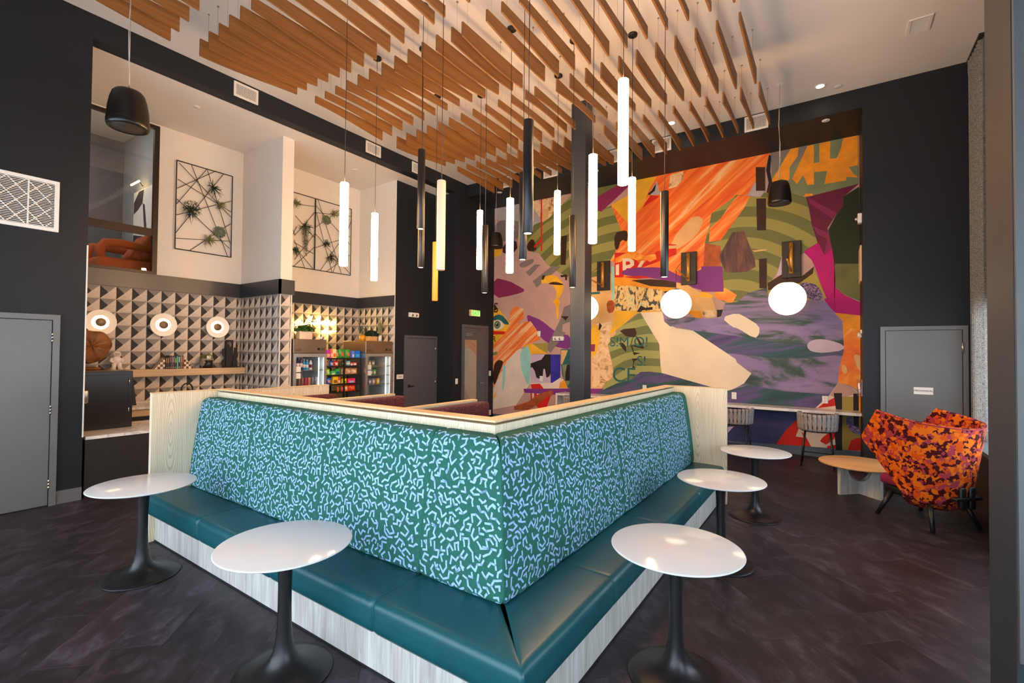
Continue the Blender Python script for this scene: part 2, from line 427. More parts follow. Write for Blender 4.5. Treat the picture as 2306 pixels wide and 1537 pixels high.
# ---- window wall on the right, glazed front behind the viewer
struct(MB().box(1.6, 1.75, 3.155, YS, 0, 0.72).box(1.6, 1.75, 3.155, YS, 2.5, ZC).box(1.6, 1.75, 8.72, YS, .72, 2.5).box(1.6, 1.75, 3.155, 3.4, .72, 2.5).box(1.6, 1.75, -1.5, 3.155, 0, .72).box(1.6, 1.75, -1.5, 3.155, 2.5, ZC).box(1.6, 1.75, 2.5, 3.155, .72, 2.5).build('wall_right', M['charcoal']))
struct(MB().box(1.36, 1.62, 3.16, 8.5, 0.70, 0.745).build('trim_7', mat('grey stone sill', (112, 122, 128), 0.3)))
struct(MB().box(1.45, 1.6, 3.16, 8.8, 0.0, 0.70).build('wall_right_low', mat('walnut apron', (48, 34, 30), 0.5)))
def window(name, fx, y0, y1, z0, z1, n, along='y'):
    """mullioned window with one pane per bay"""
    root = bpy.data.objects.new(name, None); COL.objects.link(root); struct(root)
    fm = MB(); t = 0.03
    def bx(a0, a1, c0, c1, mb):
        if along == 'y': mb.box(fx-t, fx+t, a0, a1, c0, c1)
        else: mb.box(a0, a1, fx-t, fx+t, c0, c1)
    bx(y0, y1, z0, z0+.06, fm); bx(y0, y1, z1-.06, z1, fm)
    for k in range(n+1):
        c = y0+(y1-y0)*k/n; bx(c-.035, c+.035, z0, z1, fm)
    fm.build('window_frame', M['black'], root)
    for k in range(n):
        pb = MB(); a = y0+(y1-y0)*k/n; b = y0+(y1-y0)*(k+1)/n
        if along == 'y': pb.box(fx-.004, fx+.004, a+.035, b-.035, z0+.06, z1-.06)
        else: pb.box(a+.035, b-.035, fx-.004, fx+.004, z0+.06, z1-.06)
        pb.build('pane', M['pane'], root)
    return root
window('window_1', 1.68, 3.4, 8.72, 0.72, 2.5, 3)
window('window_added', 1.68, -1.45, 2.5, 0.72, 2.5, 2)  # unseen window added to throw daylight on the banquette's right leg
struct(MB().box(-7.65, 1.75, -1.6, -1.45, 3.5, ZC).box(-7.65, 1.75, -1.6, -1.45, 0, 0.15).box(-7.65, -7.2, -1.6, -1.45, .15, 3.5).box(1.4, 1.75, -1.6, -1.45, .15, 3.5).build('wall_front', M['charcoal']))
window('window_2', -1.52, -7.2, 1.4, 0.15, 3.5, 6, 'x')
# pillar close to the viewer on the right
struct(MB().box(0.6, 1.6, 2.75, 3.155, 0, ZC).build('wall_pillar', mat('dark grey pillar paint', (48, 53, 60), 0.5, var=.03, spec=.3)))
struct(MB().box(0.604, 1.6, 2.725, 2.75, 0.6, ZC).build('trim_8', mat('mid grey panel paint', (84, 85, 87), .5)))
# freestanding square column in the seating area
struct(MB().rbox(-3.564, -3.305, 6.85, 7.108, 0, ZC, 0.006, 1, smooth=False).build('wall_column', M['charcoal_trim']))

# ---- room behind the upper window
struct(MB().box(-12.15, -12.0, 0.6, 3.5, 2.9, 6.1).build('wall_loft_back', mat('loft grey wall', (112, 112, 116), 0.6)))
struct(MB().box(-12.0, -9.57, 3.38, 3.5, 2.9, 6.1).build('wall_loft_right', mat('loft light wall', (150, 158, 162), 0.6)))
struct(MB().box(-12.0, -9.57, 0.6, 0.7, 2.9, 6.1).build('wall_loft_left', M['white']))
struct(MB().box(-12.15, -9.57, 0.6, 3.5, 6.0, 6.1).build('ceiling_loft', M['ceiling']))
struct(MB().box(-12.15, -9.57, 0.6, 3.5, 2.9, 3.02).build('floor_loft', M['charcoal']))
struct(MB().box(-9.57, -9.43, 0.6, 4.0, 5.58, 6.1).build('wall_loft_front', M['white']))
root = bpy.data.objects.new('window_3', None); COL.objects.link(root); struct(root)
fb = mat('bronze frame', (44, 30, 24), 0.4, 0.3)
MB().box(-9.46, -9.39, 1.5, 3.125, 5.49, 5.545).box(-9.46, -9.39, 3.055, 3.125, 3.045, 5.49).box(-9.46, -9.39, 1.5, 3.055, 3.045, 3.09).box(-9.455, -9.395, 1.5, 3.055, 3.68, 3.80).build('window_frame', fb, root)
MB().box(-9.428, -9.422, 1.52, 3.055, 3.80, 5.49).build('pane', M['pane'], root)
MB().box(-9.428, -9.422, 1.52, 3.055, 3.09, 3.68).build('pane', M['pane'], root)
struct(MB().box(-9.42, -9.40, 3.127, 3.145, 3.045, 5.55).build('trim_9', M['white']))
ld = bpy.data.lights.new('loft_fill_light', 'AREA'); ld.energy = 22; ld.size = 0.6; ld.color = (1, 0.88, 0.72)  # area light added to brighten the loft, no fixture belongs to it
lo = bpy.data.objects.new('loft_fill_light', ld); COL.objects.link(lo); lo.location = (-10.6, 1.9, 5.97)

# ---- doors
def door(name, mats, frame, leaf, hinges=None, handle=None, lite=None):
    root = bpy.data.objects.new(name, None); COL.objects.link(root); struct(root)
    frame.build('door_frame', mats[0], root); lf = leaf.build('door_leaf', mats[1], root)
    return root, lf
# left grey door
f = MB().box(XL, XL+.03, 1.48, 1.54, 0, 2.19).box(XL, XL+.03, 0.44, 0.5, 0, 2.19).box(XL, XL+.03, 0.5, 1.48, 2.13, 2.19)
d1, lf = door('door_1', (M['grey_door'], M['grey_door']), f, MB().rbox(XL, XL+.018, 0.506, 1.474, 0.012, 2.124, 0.003, 1, smooth=False))
MB().box(XL, XL+.012, 0.5, 1.48, 0, 2.13).build('door_gap', M['dark_gap'], d1)
for z in (0.25, 1.1, 1.93):
    hb = MB()
    for k in range(3): hb.tube([(XL+.026, 1.477, z-.055+k*.037), (XL+.026, 1.477, z-.022+k*.037)], 0.009, 8)
    hb.build('hinge', M['chrome'], d1)
MB().tube([(XL+.02, .57, 1.0), (XL+.07, .57, 1.0), (XL+.07, .69, 1.0)], .011, 8).build('lever_handle', M['chrome'], d1)
# slate door in the recess
X2 = -8.01
f = MB().box(X2, X2+.03, 7.37, 7.43, 0, 2.15).box(X2, X2+.03, 8.36, 8.415, 0, 2.15).box(X2, X2+.03, 7.43, 8.36, 2.095, 2.15)
d2, lf = door('door_2', (M['blue_door'], M['blue_door']), f, MB().rbox(X2, X2+.02, 7.436, 8.354, 0.01, 2.089, 0.003, 1, smooth=False))
MB().box(X2, X2+.012, 7.43, 8.36, 0, 2.095).build('door_gap', M['dark_gap'], d2)
for z in (0.3, 1.05, 1.85): MB().tube([(X2+.03, 8.357, z-.06), (X2+.03, 8.357, z+.06)], 0.011, 8).build('hinge', M['chrome'], d2)
MB().lathe([(.035, 0), (.035, .012), (.02, .016)], (X2+.02, 7.51, 1.0), 16, M=Matrix.Rotation(PI/2, 4, 'Y')).tube([(X2+.03, 7.51, 1.0), (X2+.075, 7.51, 1.0), (X2+.075, 7.63, 1.0)], .011, 8).build('lever_handle', M['black'], d2)
# exit door with a tall glass light
f = MB().box(XL, XL+.035, 8.70, 8.77, 0, 2.45).box(XL, XL+.035, 9.65, 9.72, 0, 2.45).box(XL, XL+.035, 8.77, 9.65, 2.38, 2.45)
lf = MB().box(XL, XL+.02, 9.28, 9.645, 0.01, 2.375).box(XL, XL+.02, 8.775, 8.80, 0.01, 2.375).box(XL, XL+.02, 8.8, 9.28, 2.08, 2.375).box(XL, XL+.02, 8.8, 9.28, 0.01, 0.3)
d3, lf = door('door_3', (M['blue_door'], M['blue_door']), f, lf)
MB().box(XL+.002, XL+.006, 8.8, 9.28, 0.3, 2.08).build('glass_backing', mat('beige corridor wall', (186, 170, 146), 0.7), d3)
MB().box(XL+.010, XL+.015, 8.8, 9.28, 0.3, 2.08).build('pane', M['pane'], d3)
MB().box(XL+.02, XL+.06, 8.82, 9.05, 2.16, 2.25).tube([(XL+.05, 9.0, 2.26), (XL+.07, 9.2, 2.3), (XL+.03, 9.4, 2.34)], .01, 6).build('door_closer', M['grey_door'], d3)
MB().tube([(XL+.02, 9.36, 1.0), (XL+.08, 9.36, 1.0), (XL+.08, 9.5, 1.0)], .012, 8).build('lever_handle', M['chrome'], d3)
# mechanical room door on the far right wall
f = MB().box(0.545, 0.60, YS-.03, YS, 0, 2.23).box(1.44, 1.495, YS-.03, YS, 0, 2.23).box(0.6, 1.44, YS-.03, YS, 2.175, 2.23)
d4, lf = door('door_4', (M['grey_door'], M['grey_door']), f, MB().rbox(0.606, 1.434, YS-.02, YS, 0.01, 2.17, 0.003, 1, smooth=False))
MB().box(0.6, 1.44, YS-.012, YS, 0, 2.175).build('door_gap', M['dark_gap'], d4)
MB().tube([(1.437, YS-.03, 1.85), (1.437, YS-.03, 2.0)], 0.012, 8).build('hinge', M['chrome'], d4)
pl = tag(MB().box(0.92, 1.13, YS-.0225, YS-.0205, 1.26, 1.36).build('door_sign', M['white_plastic']), 'white door sign reading MECHANICAL on the grey door behind the armchair', 'sign')
lettering('lettering', 'MECHANICAL', 0.033, M['black'], pl, (1.025, YS-.024, 1.31), (PI/2, 0, 0), 1.0)
pl = tag(MB().box(X2+.001, X2+.006, 7.165, 7.36, 1.17, 1.27).build('door_sign', M['white_plastic']), 'small white room sign beside the slate door with a black lever', 'sign')


MB().box(X2+.006, X2+.0066, 7.225, 7.31, 1.212, 1.226).build('print_line', M['grey_door'], pl)

# ================================================================== L-SHAPED BANQUETTE
bq = thing('banquette_bench', 'L-shaped banquette with teal vinyl seats and green squiggle-print back cushions', 'bench', (-3.2, 2.2, 0))
def part(mb, name, m, parent):
    """world-coordinate mesh parented to an Empty (or object) at its own origin"""
    o = mb.build(name, m, parent)
    o.matrix_parent_inverse = parent_world(parent).inverted()
    return o
def parent_world(o):
    Mx = Matrix.Translation(o.location) @ o.rotation_euler.to_matrix().to_4x4()
    return (parent_world(o.parent) @ o.matrix_parent_inverse @ Mx) if o.parent else Mx
def legp(leg, a, d, z):
    return (a, 1.72+d, z) if leg == 'L' else (-1.11-d, a, z)
def cap_end(leg, v, d):           # fixed cut or mitre at the corner
    return v if v != 'm' else (-1.11-d if leg == 'L' else 1.72+d)
def cushion_fn(leg, a0, a1, prof, rnd, puff=0.0):
    n = len(prof); cd = sum(p[0] for p in prof)/n; cz = sum(p[1] for p in prof)/n
    def f(u, k):
        k = max(0, min(n-1.0001, k)); i = int(k); t = k-i
        d = prof[i][0]*(1-t)+prof[i+1][0]*t; z = prof[i][1]*(1-t)+prof[i+1][1]*t
        e0 = cap_end(leg, a0, d); e1 = cap_end(leg, a1, d); L = abs(e1-e0)
        a = e0+(e1-e0)*u; dist = min(u, 1-u)*L
        ins = 0.0
        if dist < rnd: ins = rnd*(1-math.sqrt(max(0, 1-((rnd-dist)/rnd)**2)))
        s = 1-ins/0.12
        b = puff*min(1, dist/0.2)
        return legp(leg, a, cd+(d-cd)*(1-ins/0.25)-b*(0.5 if i > 1 else 0), cz+(z-cz)*(1-ins/0.35))
    return f
def cushion(name, leg, a0, a1, prof, m, rnd=0.03, puff=0.0):
    f = cushion_fn(leg, a0, a1, prof, rnd, puff); n = len(prof)
    us = [0, .004, .01, .02, .035]+[.035+.93*k/16 for k in range(1, 16)]+[.965, .98, .99, .996, 1]
    mb = MB(); vs = [f(u, k) for u in us for k in range(n)]
    fs = [(i*n+k, i*n+k+1, (i+1)*n+k+1, (i+1)*n+k) for i in range(len(us)-1) for k in range(n-1)]
    mb.add(vs, fs, 0, True)
    mb.add([vs[k] for k in range(n)], [tuple(range(n))], 0); mb.add([vs[(len(us)-1)*n+k] for k in range(n)], [tuple(range(n))[::-1]], 0)
    return part(mb, name, m, bq), f
def arc(cx, cz, r, a0, a1, n): return [(cx+r*math.cos(math.radians(a0+(a1-a0)*k/n)), cz+r*math.sin(math.radians(a0+(a1-a0)*k/n))) for k in range(n+1)]
# carcass
part(MB().box(-5.31, -1.72, 2.33, 2.45, 0, 1.37), 'back_panel', M['ash'], bq)
part(MB().box(-1.84, -1.72, 2.451, 6.18, 0, 1.37), 'back_panel', M['ash'], bq)
part(MB().box(-5.36, -5.311, 1.753, 2.45, 0, 1.385), 'end_panel', M['ash'], bq)
part(MB().box(-1.84, -1.09, 6.181, 6.235, 0, 1.385), 'end_panel', M['ash'], bq)
part(MB().prism([(-5.362, 1.751), (-5.309, 1.751), (-5.309, 2.328), (-1.718, 2.328), (-1.718, 6.179), (-1.088, 6.179), (-1.088, 6.237), (-1.842, 6.237), (-1.842, 2.452), (-5.362, 2.452)], 2, 1.3855, 1.398), 'cap_rail', M['ash_cap_lamplit'], bq)
part(MB().box(-5.31, -1.172, 1.80, 2.32, 0.0, 0.265), 'plinth', M['ash_grey'], bq)
part(MB().box(-1.70, -1.17, 2.325, 6.18, 0.0, 0.265), 'plinth', M['ash_grey'], bq)
part(MB().box(-5.31, -1.166, 1.797, 1.801, 0.0, 0.012).box(-1.171, -1.1665, 1.80, 6.18, 0.0, 0.012), 'toe_shadow_strip', M['dark_gap'], bq)  # dark strip standing in for the shadow line along the plinth foot
# seat cushions
sp = [(0.58, 0.27), (0.05, 0.262), (0.022, 0.268), (0.006, 0.29), (0.0, 0.33), (0.0, 0.38)]+[(0.05+p, 0.405+q) for p, q in arc(0, 0, 0.05, 180, 95, 6)]+[(0.15, 0.458), (0.3, 0.46), (0.45, 0.456), (0.58, 0.45)]
cuts = [-5.31, -4.235, -3.165, -2.1, 'm']
for a, b in zip(cuts[:-1], cuts[1:]):
    o, f = cushion('seat_cushion', 'L', a, b, sp, M['leather'])
    if b != 'm':
        part(MB().tube([f(0.9995, k) for k in range(2, len(sp)-1)], 0.005, 6), 'welt', M['leather_seam'], o)
cutsR = ['m', 2.75, 3.84, 4.93, 6.18]
for a, b in zip(cutsR[:-1], cutsR[1:]):
    o, f = cushion('seat_cushion', 'R', a, b, sp, M['leather'])
    if b != 6.18:
        part(MB().tube([f(0.9995, k) for k in range(2, len(sp)-1)], 0.005, 6), 'welt', M['leather_seam'], o)
# back cushions with a printed squiggle cloth
bp = [(0.61, 0.452), (0.40, 0.452), (0.372, 0.458), (0.358, 0.475), (0.355, 0.50), (0.36, 0.60), (0.372, 0.72), (0.388, 0.84), (0.405, 0.96), (0.423, 1.08), (0.440, 1.18), (0.454, 1.255), (0.465, 1.29), (0.485, 1.312), (0.512, 1.32), (0.61, 1.32)]
arcl = [0]
for k in range(1, len(bp)): arcl.append(arcl[-1]+math.dist(bp[k-1], bp[k]))
K0 = 2                                   # front face starts here
def k_of(s):
    s += arcl[K0]
    for k in range(len(bp)-1):
        if arcl[k+1] >= s: return k+(s-arcl[k])/max(1e-6, arcl[k+1]-arcl[k])
    return len(bp)-1.001
SH = arcl[len(bp)-2]-arcl[K0]
SW = 1.07
sr = random.Random(11)
occ = {}
def near(p, r):
    gx, gy = int(p[0]/.03), int(p[1]/.03)
    for i in (-1, 0, 1):
        for j in (-1, 0, 1):
            for q in occ.get((gx+i, gy+j), ()):
                if (q[0]-p[0])**2+(q[1]-p[1])**2 < r*r: return True
    return False
strokes = []
def try_stroke(x, y):
    a = sr.choice([0, 45, 90, 135, 180, 225, 270, 315])+sr.uniform(-14, 14)
    segs = []; p = (x, y); nseg = sr.choice(NS)
    pts = [p]
    for k in range(nseg):
        L = sr.uniform(*LR); q = (p[0]+L*math.cos(math.radians(a)), p[1]+L*math.sin(math.radians(a)))
        segs.append((p, q)); p = q; pts.append(q)
        a += sr.choice([-1, 1])*sr.choice([45, 60, 75, 90, 105])
    if sr.random() < .5:
        b = pts[sr.randrange(1, len(pts)-1)]; L = sr.uniform(.018, .032); aa = math.radians(a+sr.choice([90, -90, 135]))
        segs.append((b, (b[0]+L*math.cos(aa), b[1]+L*math.sin(aa))))
    smp = []
    for s0, s1 in segs:
        for t in (0, .25, .5, .75, 1):
            smp.append((s0[0]*(1-t)+s1[0]*t, s0[1]*(1-t)+s1[1]*t))
    for q in smp:
        if not (0.0 < q[0] < SW and 0.002 < q[1] < SH) or near(q, .0188): return
    # do not let a stroke fold onto itself
    for i in range(len(segs)):
        for j in range(i+2, len(segs)):
            if math.dist(segs[i][0], segs[j][1]) < .02: return
    for q in smp: occ.setdefault((int(q[0]/.03), int(q[1]/.03)), []).append(q)
    strokes.append(segs)
LR = (.026, .046); NS = [3, 3, 4, 5]
for _ in range(16000): try_stroke(sr.uniform(0, SW), sr.uniform(0, SH))
LR = (.02, .034); NS = [2, 3]
for _ in range(40000): try_stroke(sr.uniform(0, SW), sr.uniform(0, SH))
def print_on(cush, f, leg, a0, a1):
    hw = 0.0060; vs = []; fs = []
    def P(x, s):
        k = k_of(s); d = bp[int(k)][0]
        e0 = cap_end(leg, a0, d); e1 = cap_end(leg, a1, d); L = abs(e1-e0)
        if a0 == 'm': u = (x-(SW-L))/L
        else: u = x/L
        if u < 0.004 or u > 0.996: return None
        p = Vector(f(u, k)); pu = Vector(f(min(.999, u+.004), k))-Vector(f(max(.001, u-.004), k)); pk = Vector(f(u, k+.05))-Vector(f(u, k-.05))
        nrm = pu.cross(pk).normalized()
        face = Vector((0, -1, .2)) if leg == 'L' else Vector((1, 0, .2))
        if nrm.dot(face) < 0: nrm = -nrm
        return p+nrm*0.0012
    for segs in strokes:
        for (p, q) in segs:
            dx, dy = q[0]-p[0], q[1]-p[1]; L = math.hypot(dx, dy); dx /= L; dy /= L
            A = (p[0]-dx*hw*.8, p[1]-dy*hw*.8); B = (q[0]+dx*hw*.8, q[1]+dy*hw*.8)
            rows = []
            for t in (0, .5, 1):
                c = (A[0]*(1-t)+B[0]*t, A[1]*(1-t)+B[1]*t)
                l = P(c[0]-dy*hw, c[1]+dx*hw); r = P(c[0]+dy*hw, c[1]-dx*hw)
                if l is None or r is None: rows.append(None)
                else: rows.append((l, r))
            for r0, r1 in zip(rows[:-1], rows[1:]):
                if r0 and r1:
                    n = len(vs); vs += [r0[0], r0[1], r1[1], r1[0]]; fs.append((n, n+1, n+2, n+3))
    o = part(MB().add(vs, fs), 'squiggle_print', M['blue_print'], cush); o['kind'] = 'stuff'
    return o
for leg, cl in (('L', [-5.31, -4.235, -3.165, -2.1, 'm']), ('R', ['m', 2.75, 3.84, 4.93, 6.18])):
    for a, b in zip(cl[:-1], cl[1:]):
        o, f = cushion('back_cushion', leg, a, b, bp, M['green_fab'], 0.02, 0.014)
        print_on(o, f, leg, a, b)

# ================================================================== BOOTH DIVIDERS behind the banquette
def make_burgundy():
    m, nt, bs = newmat('burgundy boucle')
    v = coords(nt, 'Object', (1, 1, 1)); f = tnoise(nt, v, 150, 2, 0.7)
    c = ramp(nt, f, [(0.42, lin((58, 14, 26))), (0.58, lin((92, 28, 44))), (0.70, lin((170, 120, 134)))])
    nt.links.new(c, bs.inputs['Base Color']); bs.inputs['Roughness'].default_value = 0.95; bump(nt, bs, f, 0.6, 0.004)
    return m
M['burgundy'] = make_burgundy()
for x, y1, ct, lab in ((-5.07, 3.45, 1.29, 'booth divider nearest the tiled kitchen wall, pale wood over a burgundy cushion'), (-3.56, 3.14, 1.383, 'middle booth divider with burgundy cushion and thin wood cap behind the squiggle banquette'), (-2.62, 3.24, 1.383, 'booth divider with burgundy cushion nearest the corner of the squiggle banquette')):
    t = thing('booth_divider', lab, 'booth', (x, 2.9, 0), group='booth dividers behind the banquette')
    part(MB().box(x-.03, x+.03, 2.455, y1, 0, 1.385), 'panel', M['ash'], t)
    part(MB().box(x-.032, x+.034, 2.455, y1+.002, 1.386, 1.398), 'cap_rail', M['ash_cap_lamplit'], t)
    part(MB().rbox(x+.031, x+.14, 2.46, y1+.05, 0.47, ct, 0.03, 3), 'back_cushion', M['burgundy'], t)
    part(MB().rbox(x+.031, x+.5, 2.46, y1+.05, 0.30, 0.465, 0.03, 3), 'seat_cushion', M['burgundy'], t)
    part(MB().box(x+.031, x+.45, 2.46, y1, 0.0, 0.298), 'plinth', M['ash_grey'], t)

# ================================================================== TULIP TABLES
tab = thing('tulip_table', '', 'table', (0, 0, 0), group='round tulip tables around the banquette')
MB().lathe([(0.001, 0.7055), (0.30, 0.7055), (0.345, 0.713), (0.358, 0.720), (0.360, 0.7235), (0.357, 0.727), (0.352, 0.7285), (0.001, 0.7285)], n=72).build('tabletop', M['white_lac'], tab)
prof = [(0.001, 0.0), (0.262, 0.0), (0.265, 0.004), (0.262, 0.009), (0.22, 0.018), (0.16, 0.034), (0.11, 0.056), (0.078, 0.085), (0.058, 0.125), (0.046, 0.18), (0.039, 0.26), (0.036, 0.36), (0.0355, 0.48), (0.038, 0.58), (0.044, 0.65), (0.055, 0.69), (0.075, 0.705), (0.001, 0.7052)]
MB().lathe(prof, n=48).build('pedestal', M['blackm'], tab)
tl = [(-4.60, 1.475, 'white tulip table at the left end of the banquette by the wood end panel'), (-2.58, 1.505, 'white tulip table in the left foreground mirroring the squiggle print'), (-0.752, 2.76, 'largest-looking white tulip table in the right foreground'), (-0.832, 4.45, 'white tulip table halfway along the right leg of the banquette'), (-0.75, 5.92, 'farthest white tulip table, beside the right end panel of the banquette')]
for i, (x, y, lab) in enumerate(tl):
    o = tab if i == 0 else copy_tree(tab)
    o.location = (x, y, 0); o['label'] = lab

# ================================================================== WINGBACK ARMCHAIR
def make_blossom():
    m, nt, bs = newmat('orange blossom print cloth')
    v = coords(nt, 'Object', (1, 1, 1))
    nz_ = nt.nodes.new('ShaderNodeTexNoise'); nz_.inputs['Scale'].default_value = 26; nz_.inputs['Detail'].default_value = 1.0; nt.links.new(v, nz_.inputs['Vector'])
    sb_ = nt.nodes.new('ShaderNodeVectorMath'); sb_.operation = 'SUBTRACT'; sb_.inputs[1].default_value = (.5, .5, .5); nt.links.new(nz_.outputs['Color'], sb_.inputs[0])
    ml_ = nt.nodes.new('ShaderNodeVectorMath'); ml_.operation = 'MULTIPLY_ADD'; ml_.inputs[1].default_value = (.075, .075, .075); nt.links.new(sb_.outputs[0], ml_.inputs[0]); nt.links.new(v, ml_.inputs[2])
    vo = nt.nodes.new('ShaderNodeTexVoronoi'); vo.inputs['Scale'].default_value = 25; nt.links.new(ml_.outputs[0], vo.inputs['Vector'])
    sx = nt.nodes.new('ShaderNodeSeparateColor'); nt.links.new(vo.outputs['Color'], sx.inputs[0])
    org = lin((212, 104, 16)); org2 = lin((198, 74, 12)); pk = lin((156, 54, 64)); dk = lin((66, 8, 14))
    col = ramp(nt, sx.outputs[0], [(0.0, pk), (0.24, org), (0.52, org2), (0.68, dk)], 'CONSTANT')
    nt.links.new(col, bs.inputs['Base Color']); bs.inputs['Roughness'].default_value = 0.9; bs.inputs['Specular IOR Level'].default_value = 0.2
    return m
M['blossom'] = make_blossom()
ac = thing('wingback_armchair', 'high wingback armchair in orange and maroon blossom print on black legs', 'chair', (0.83, 6.87, 0), math.radians(46))
# local frame: +y is the open front; shell wraps round the back
def shell_pt(s, v, out):
    """s in -1..1 round the back from one wing to the other, v 0..1 upwards"""
    z = 0.20+(0.87+0.12*abs(s)**1.5)*v
    R = 0.335+0.125*v+ (0.0 if out else -0.045)
    if v < 0.12: R -= 0.09*(1-v/0.12)**2
    W = (-0.12+0.58*v/0.66) if v < 0.66 else 0.46-0.24*(v-0.66)/0.34     # wing reach
    W = max(W, -0.05)
    arcL = PI/2; tot = arcL+max(W, 0)/0.45
    a = abs(s)*tot
    if a <= arcL: x = R*math.sin(a); y = -R*math.cos(a)
    else: x = R-0.04*(a-arcL); y = (a-arcL)*0.45
    return Vector((math.copysign(x, s) if s else 0.0, y, z+0.05*v*(1-abs(s))*0))
mb = MB(); NU, NV = 44, 22
def closed(i, j): return shell_pt(-1+2*i/NU, j/NV, True)
mb.grid(lambda u, v: shell_pt(-1+2*u, v, True), NU, NV)
mb.grid(lambda u, v: shell_pt(-1+2*u, v, False), NU, NV)
def rim(fn, n):
    a = [fn(k/n, True) for k in range(n+1)]; b = [fn(k/n, False) for k in range(n+1)]
    mid = [((p+q)/2) for p, q in zip(a, b)]
    return a, b, mid
for fn, up in ((lambda t, o: shell_pt(-1+2*t, 1, o), Vector((0, 0, .016))), (lambda t, o: shell_pt(-1, t, o), Vector((0, .014, 0))), (lambda t, o: shell_pt(1, t, o), Vector((0, .014, 0)))):
    a, b, m_ = rim(fn, 44); n = len(mb.v); vs = a+[p+up for p in m_]+b; L = len(a)
    mb.add(vs, [(i, i+1, L+i+1, L+i) for i in range(L-1)]+[(L+i, L+i+1, 2*L+i+1, 2*L+i) for i in range(L-1)], 0, True)
sh = mb.build('shell', M['blossom'], ac)
pts = [shell_pt(-1+2*k/60, 1, True)+Vector((0, 0, .004)) for k in range(61)]
MB().tube(pts, 0.006, 6).build('piping', mat('maroon piping', (150, 40, 40), 0.8), sh)
sm = mat('magenta seat cloth', (126, 20, 62), 0.85, var=0.1)
MB().rbox(-0.24, 0.24, -0.14, 0.37, 0.34, 0.46, 0.05, 4).build('seat_cushion', sm, ac)
MB().rbox(-0.20, 0.20, -0.14, 0.33, 0.25, 0.34, 0.02, 2).build('seat_frame', M['black'], ac)
MB().rbox(-0.17, 0.17, -0.29, -0.17, 0.46, 0.95, 0.05, 4).build('lumbar_cushion', M['blossom'], ac)
for lx, ly in ((-1, 1), (1, 1), (-1, -1), (1, -1)):
    MB().tube([(lx*.22, ly*.2+.02, .28), (lx*.31, ly*.30+.02, 0.0)], [.027, .021], 12).build('leg', M['black'], ac)
hb = MB()
for dx in (-.06, .06): hb.rbox(dx-.036, dx+.036, -.395, -.345, 0.25, 0.48, .02, 3)
hb.rbox(-.17, .17, -.40, -.34, 0.345, 0.38, .008, 2)
hb.build('back_bracket', M['black'], ac)

# ================================================================== ROUND WOOD COFFEE TABLE
M['oak_top'] = wood('honey oak top', (196, 140, 84), (222, 170, 112), 0.4, axis=0, freq=9, stretch=10)
ct = thing('coffee_table', 'low round honey-wood coffee table on crossed arched panels beside the armchair', 'table', (0.25, 7.72, 0))
MB().lathe([(0.001, 0.362), (0.40, 0.362), (0.445, 0.374), (0.452, 0.384), (0.45, 0.394), (0.44, 0.40), (0.001, 0.40)], n=56).build('tabletop', M['oak_top'], ct)
for ang in (PI/4, -PI/4):
    half = [(0.31, 0.0), (0.31, 0.361), (0.20, 0.361)]+[(0.20*math.cos(math.radians(a)), 0.361-0.2*math.sin(math.radians(a))) for a in range(10, 91, 10)]
    poly = half+[(-x, z) for x, z in half[::-1] if True][1:]
    o = MB().prism(poly, 1, -.022, .022).build('leg_panel', M['ash_grey'], ct); o.rotation_euler = (0, 0, ang)

# ================================================================== MARBLE BAR COUNTER AND STOOLS
bc = thing('bar_counter', 'long white marble bar counter with waterfall end along the mural wall', 'counter', (-2.5, 9.75, 0))
part(MB().rbox(-5.30, 0.343, 9.5, YM-.045, 0.815, 0.862, .003, 1, smooth=False), 'countertop', M['marble'], bc)
part(MB().rbox(-5.30, -5.255, 9.5, YM-.045, 0.0, 0.814, .003, 1, smooth=False), 'waterfall_end', M['marble'], bc)
M['rope'] = mat('grey rope weave', (150, 142, 140), 0.85, var=0.15, vscale=30)
def make_stool():
    t = thing('bar_stool', '', 'stool', (0, 0, 0), group='bar stools at the marble counter')
    wb = MB(); n = 34; R = 0.27
    for k in range(n):
        a = math.radians(-205+230*k/(n-1)); a2 = a+math.radians(6)*(1 if k % 2 else -1)
        zt = 0.845+0.012*abs(math.cos(a))
        pts = []
        for j in range(7):
            v = j/6; aa = a+(a2-a)*math.sin(v*PI); rr = R-0.02*(1-v)+(0.009 if (j+k) % 2 else -0.004)
            pts.append((rr*math.cos(aa), rr*math.sin(aa), 0.585+(zt-0.585)*v))
        wb.tube(pts, [.021, .024, .023, .024, .023, .024, .018], 6)
    wb.build('woven_back', M['rope'], t)
    rail = [(R*math.cos(math.radians(-205+230*k/30)), R*math.sin(math.radians(-205+230*k/30)), 0.838) for k in range(31)]
    MB().tube(rail, .009, 6).build('back_rail', M['black'], t)
    MB().lathe([(.001, .56), (.225, .56), (.24, .575), (.24, .605), (.22, .625), (.001, .63)], n=28).build('seat', mat('charcoal seat pad', (58, 56, 58), .8), t)
    for sx in (-1, 1):
        for sy in (-1, 1): MB().tube([(sx*.17, sy*.16, .57), (sx*.225, sy*.215, 0)], .0115, 8).build('leg', M['black'], t)
    MB().tube([(-.21, -.20, .17), (.21, -.20, .17), (.21, .20, .17), (-.21, .20, .17), (-.21, -.20, .17)], .008, 6).build('footrest', M['black'], t)
    return t
st = make_stool()
for i, (x, y, lab) in enumerate([(-0.248, 9.2, 'grey woven-back bar stool nearest the armchair'), (-1.47, 9.2, 'grey woven-back bar stool partly hidden by the banquette end panel'), (-4.62, 9.2, 'grey woven-back bar stool at the waterfall end behind the column')]):
    o = st if i == 0 else copy_tree(st)
    o.location = (x, y, 0); o['label'] = lab

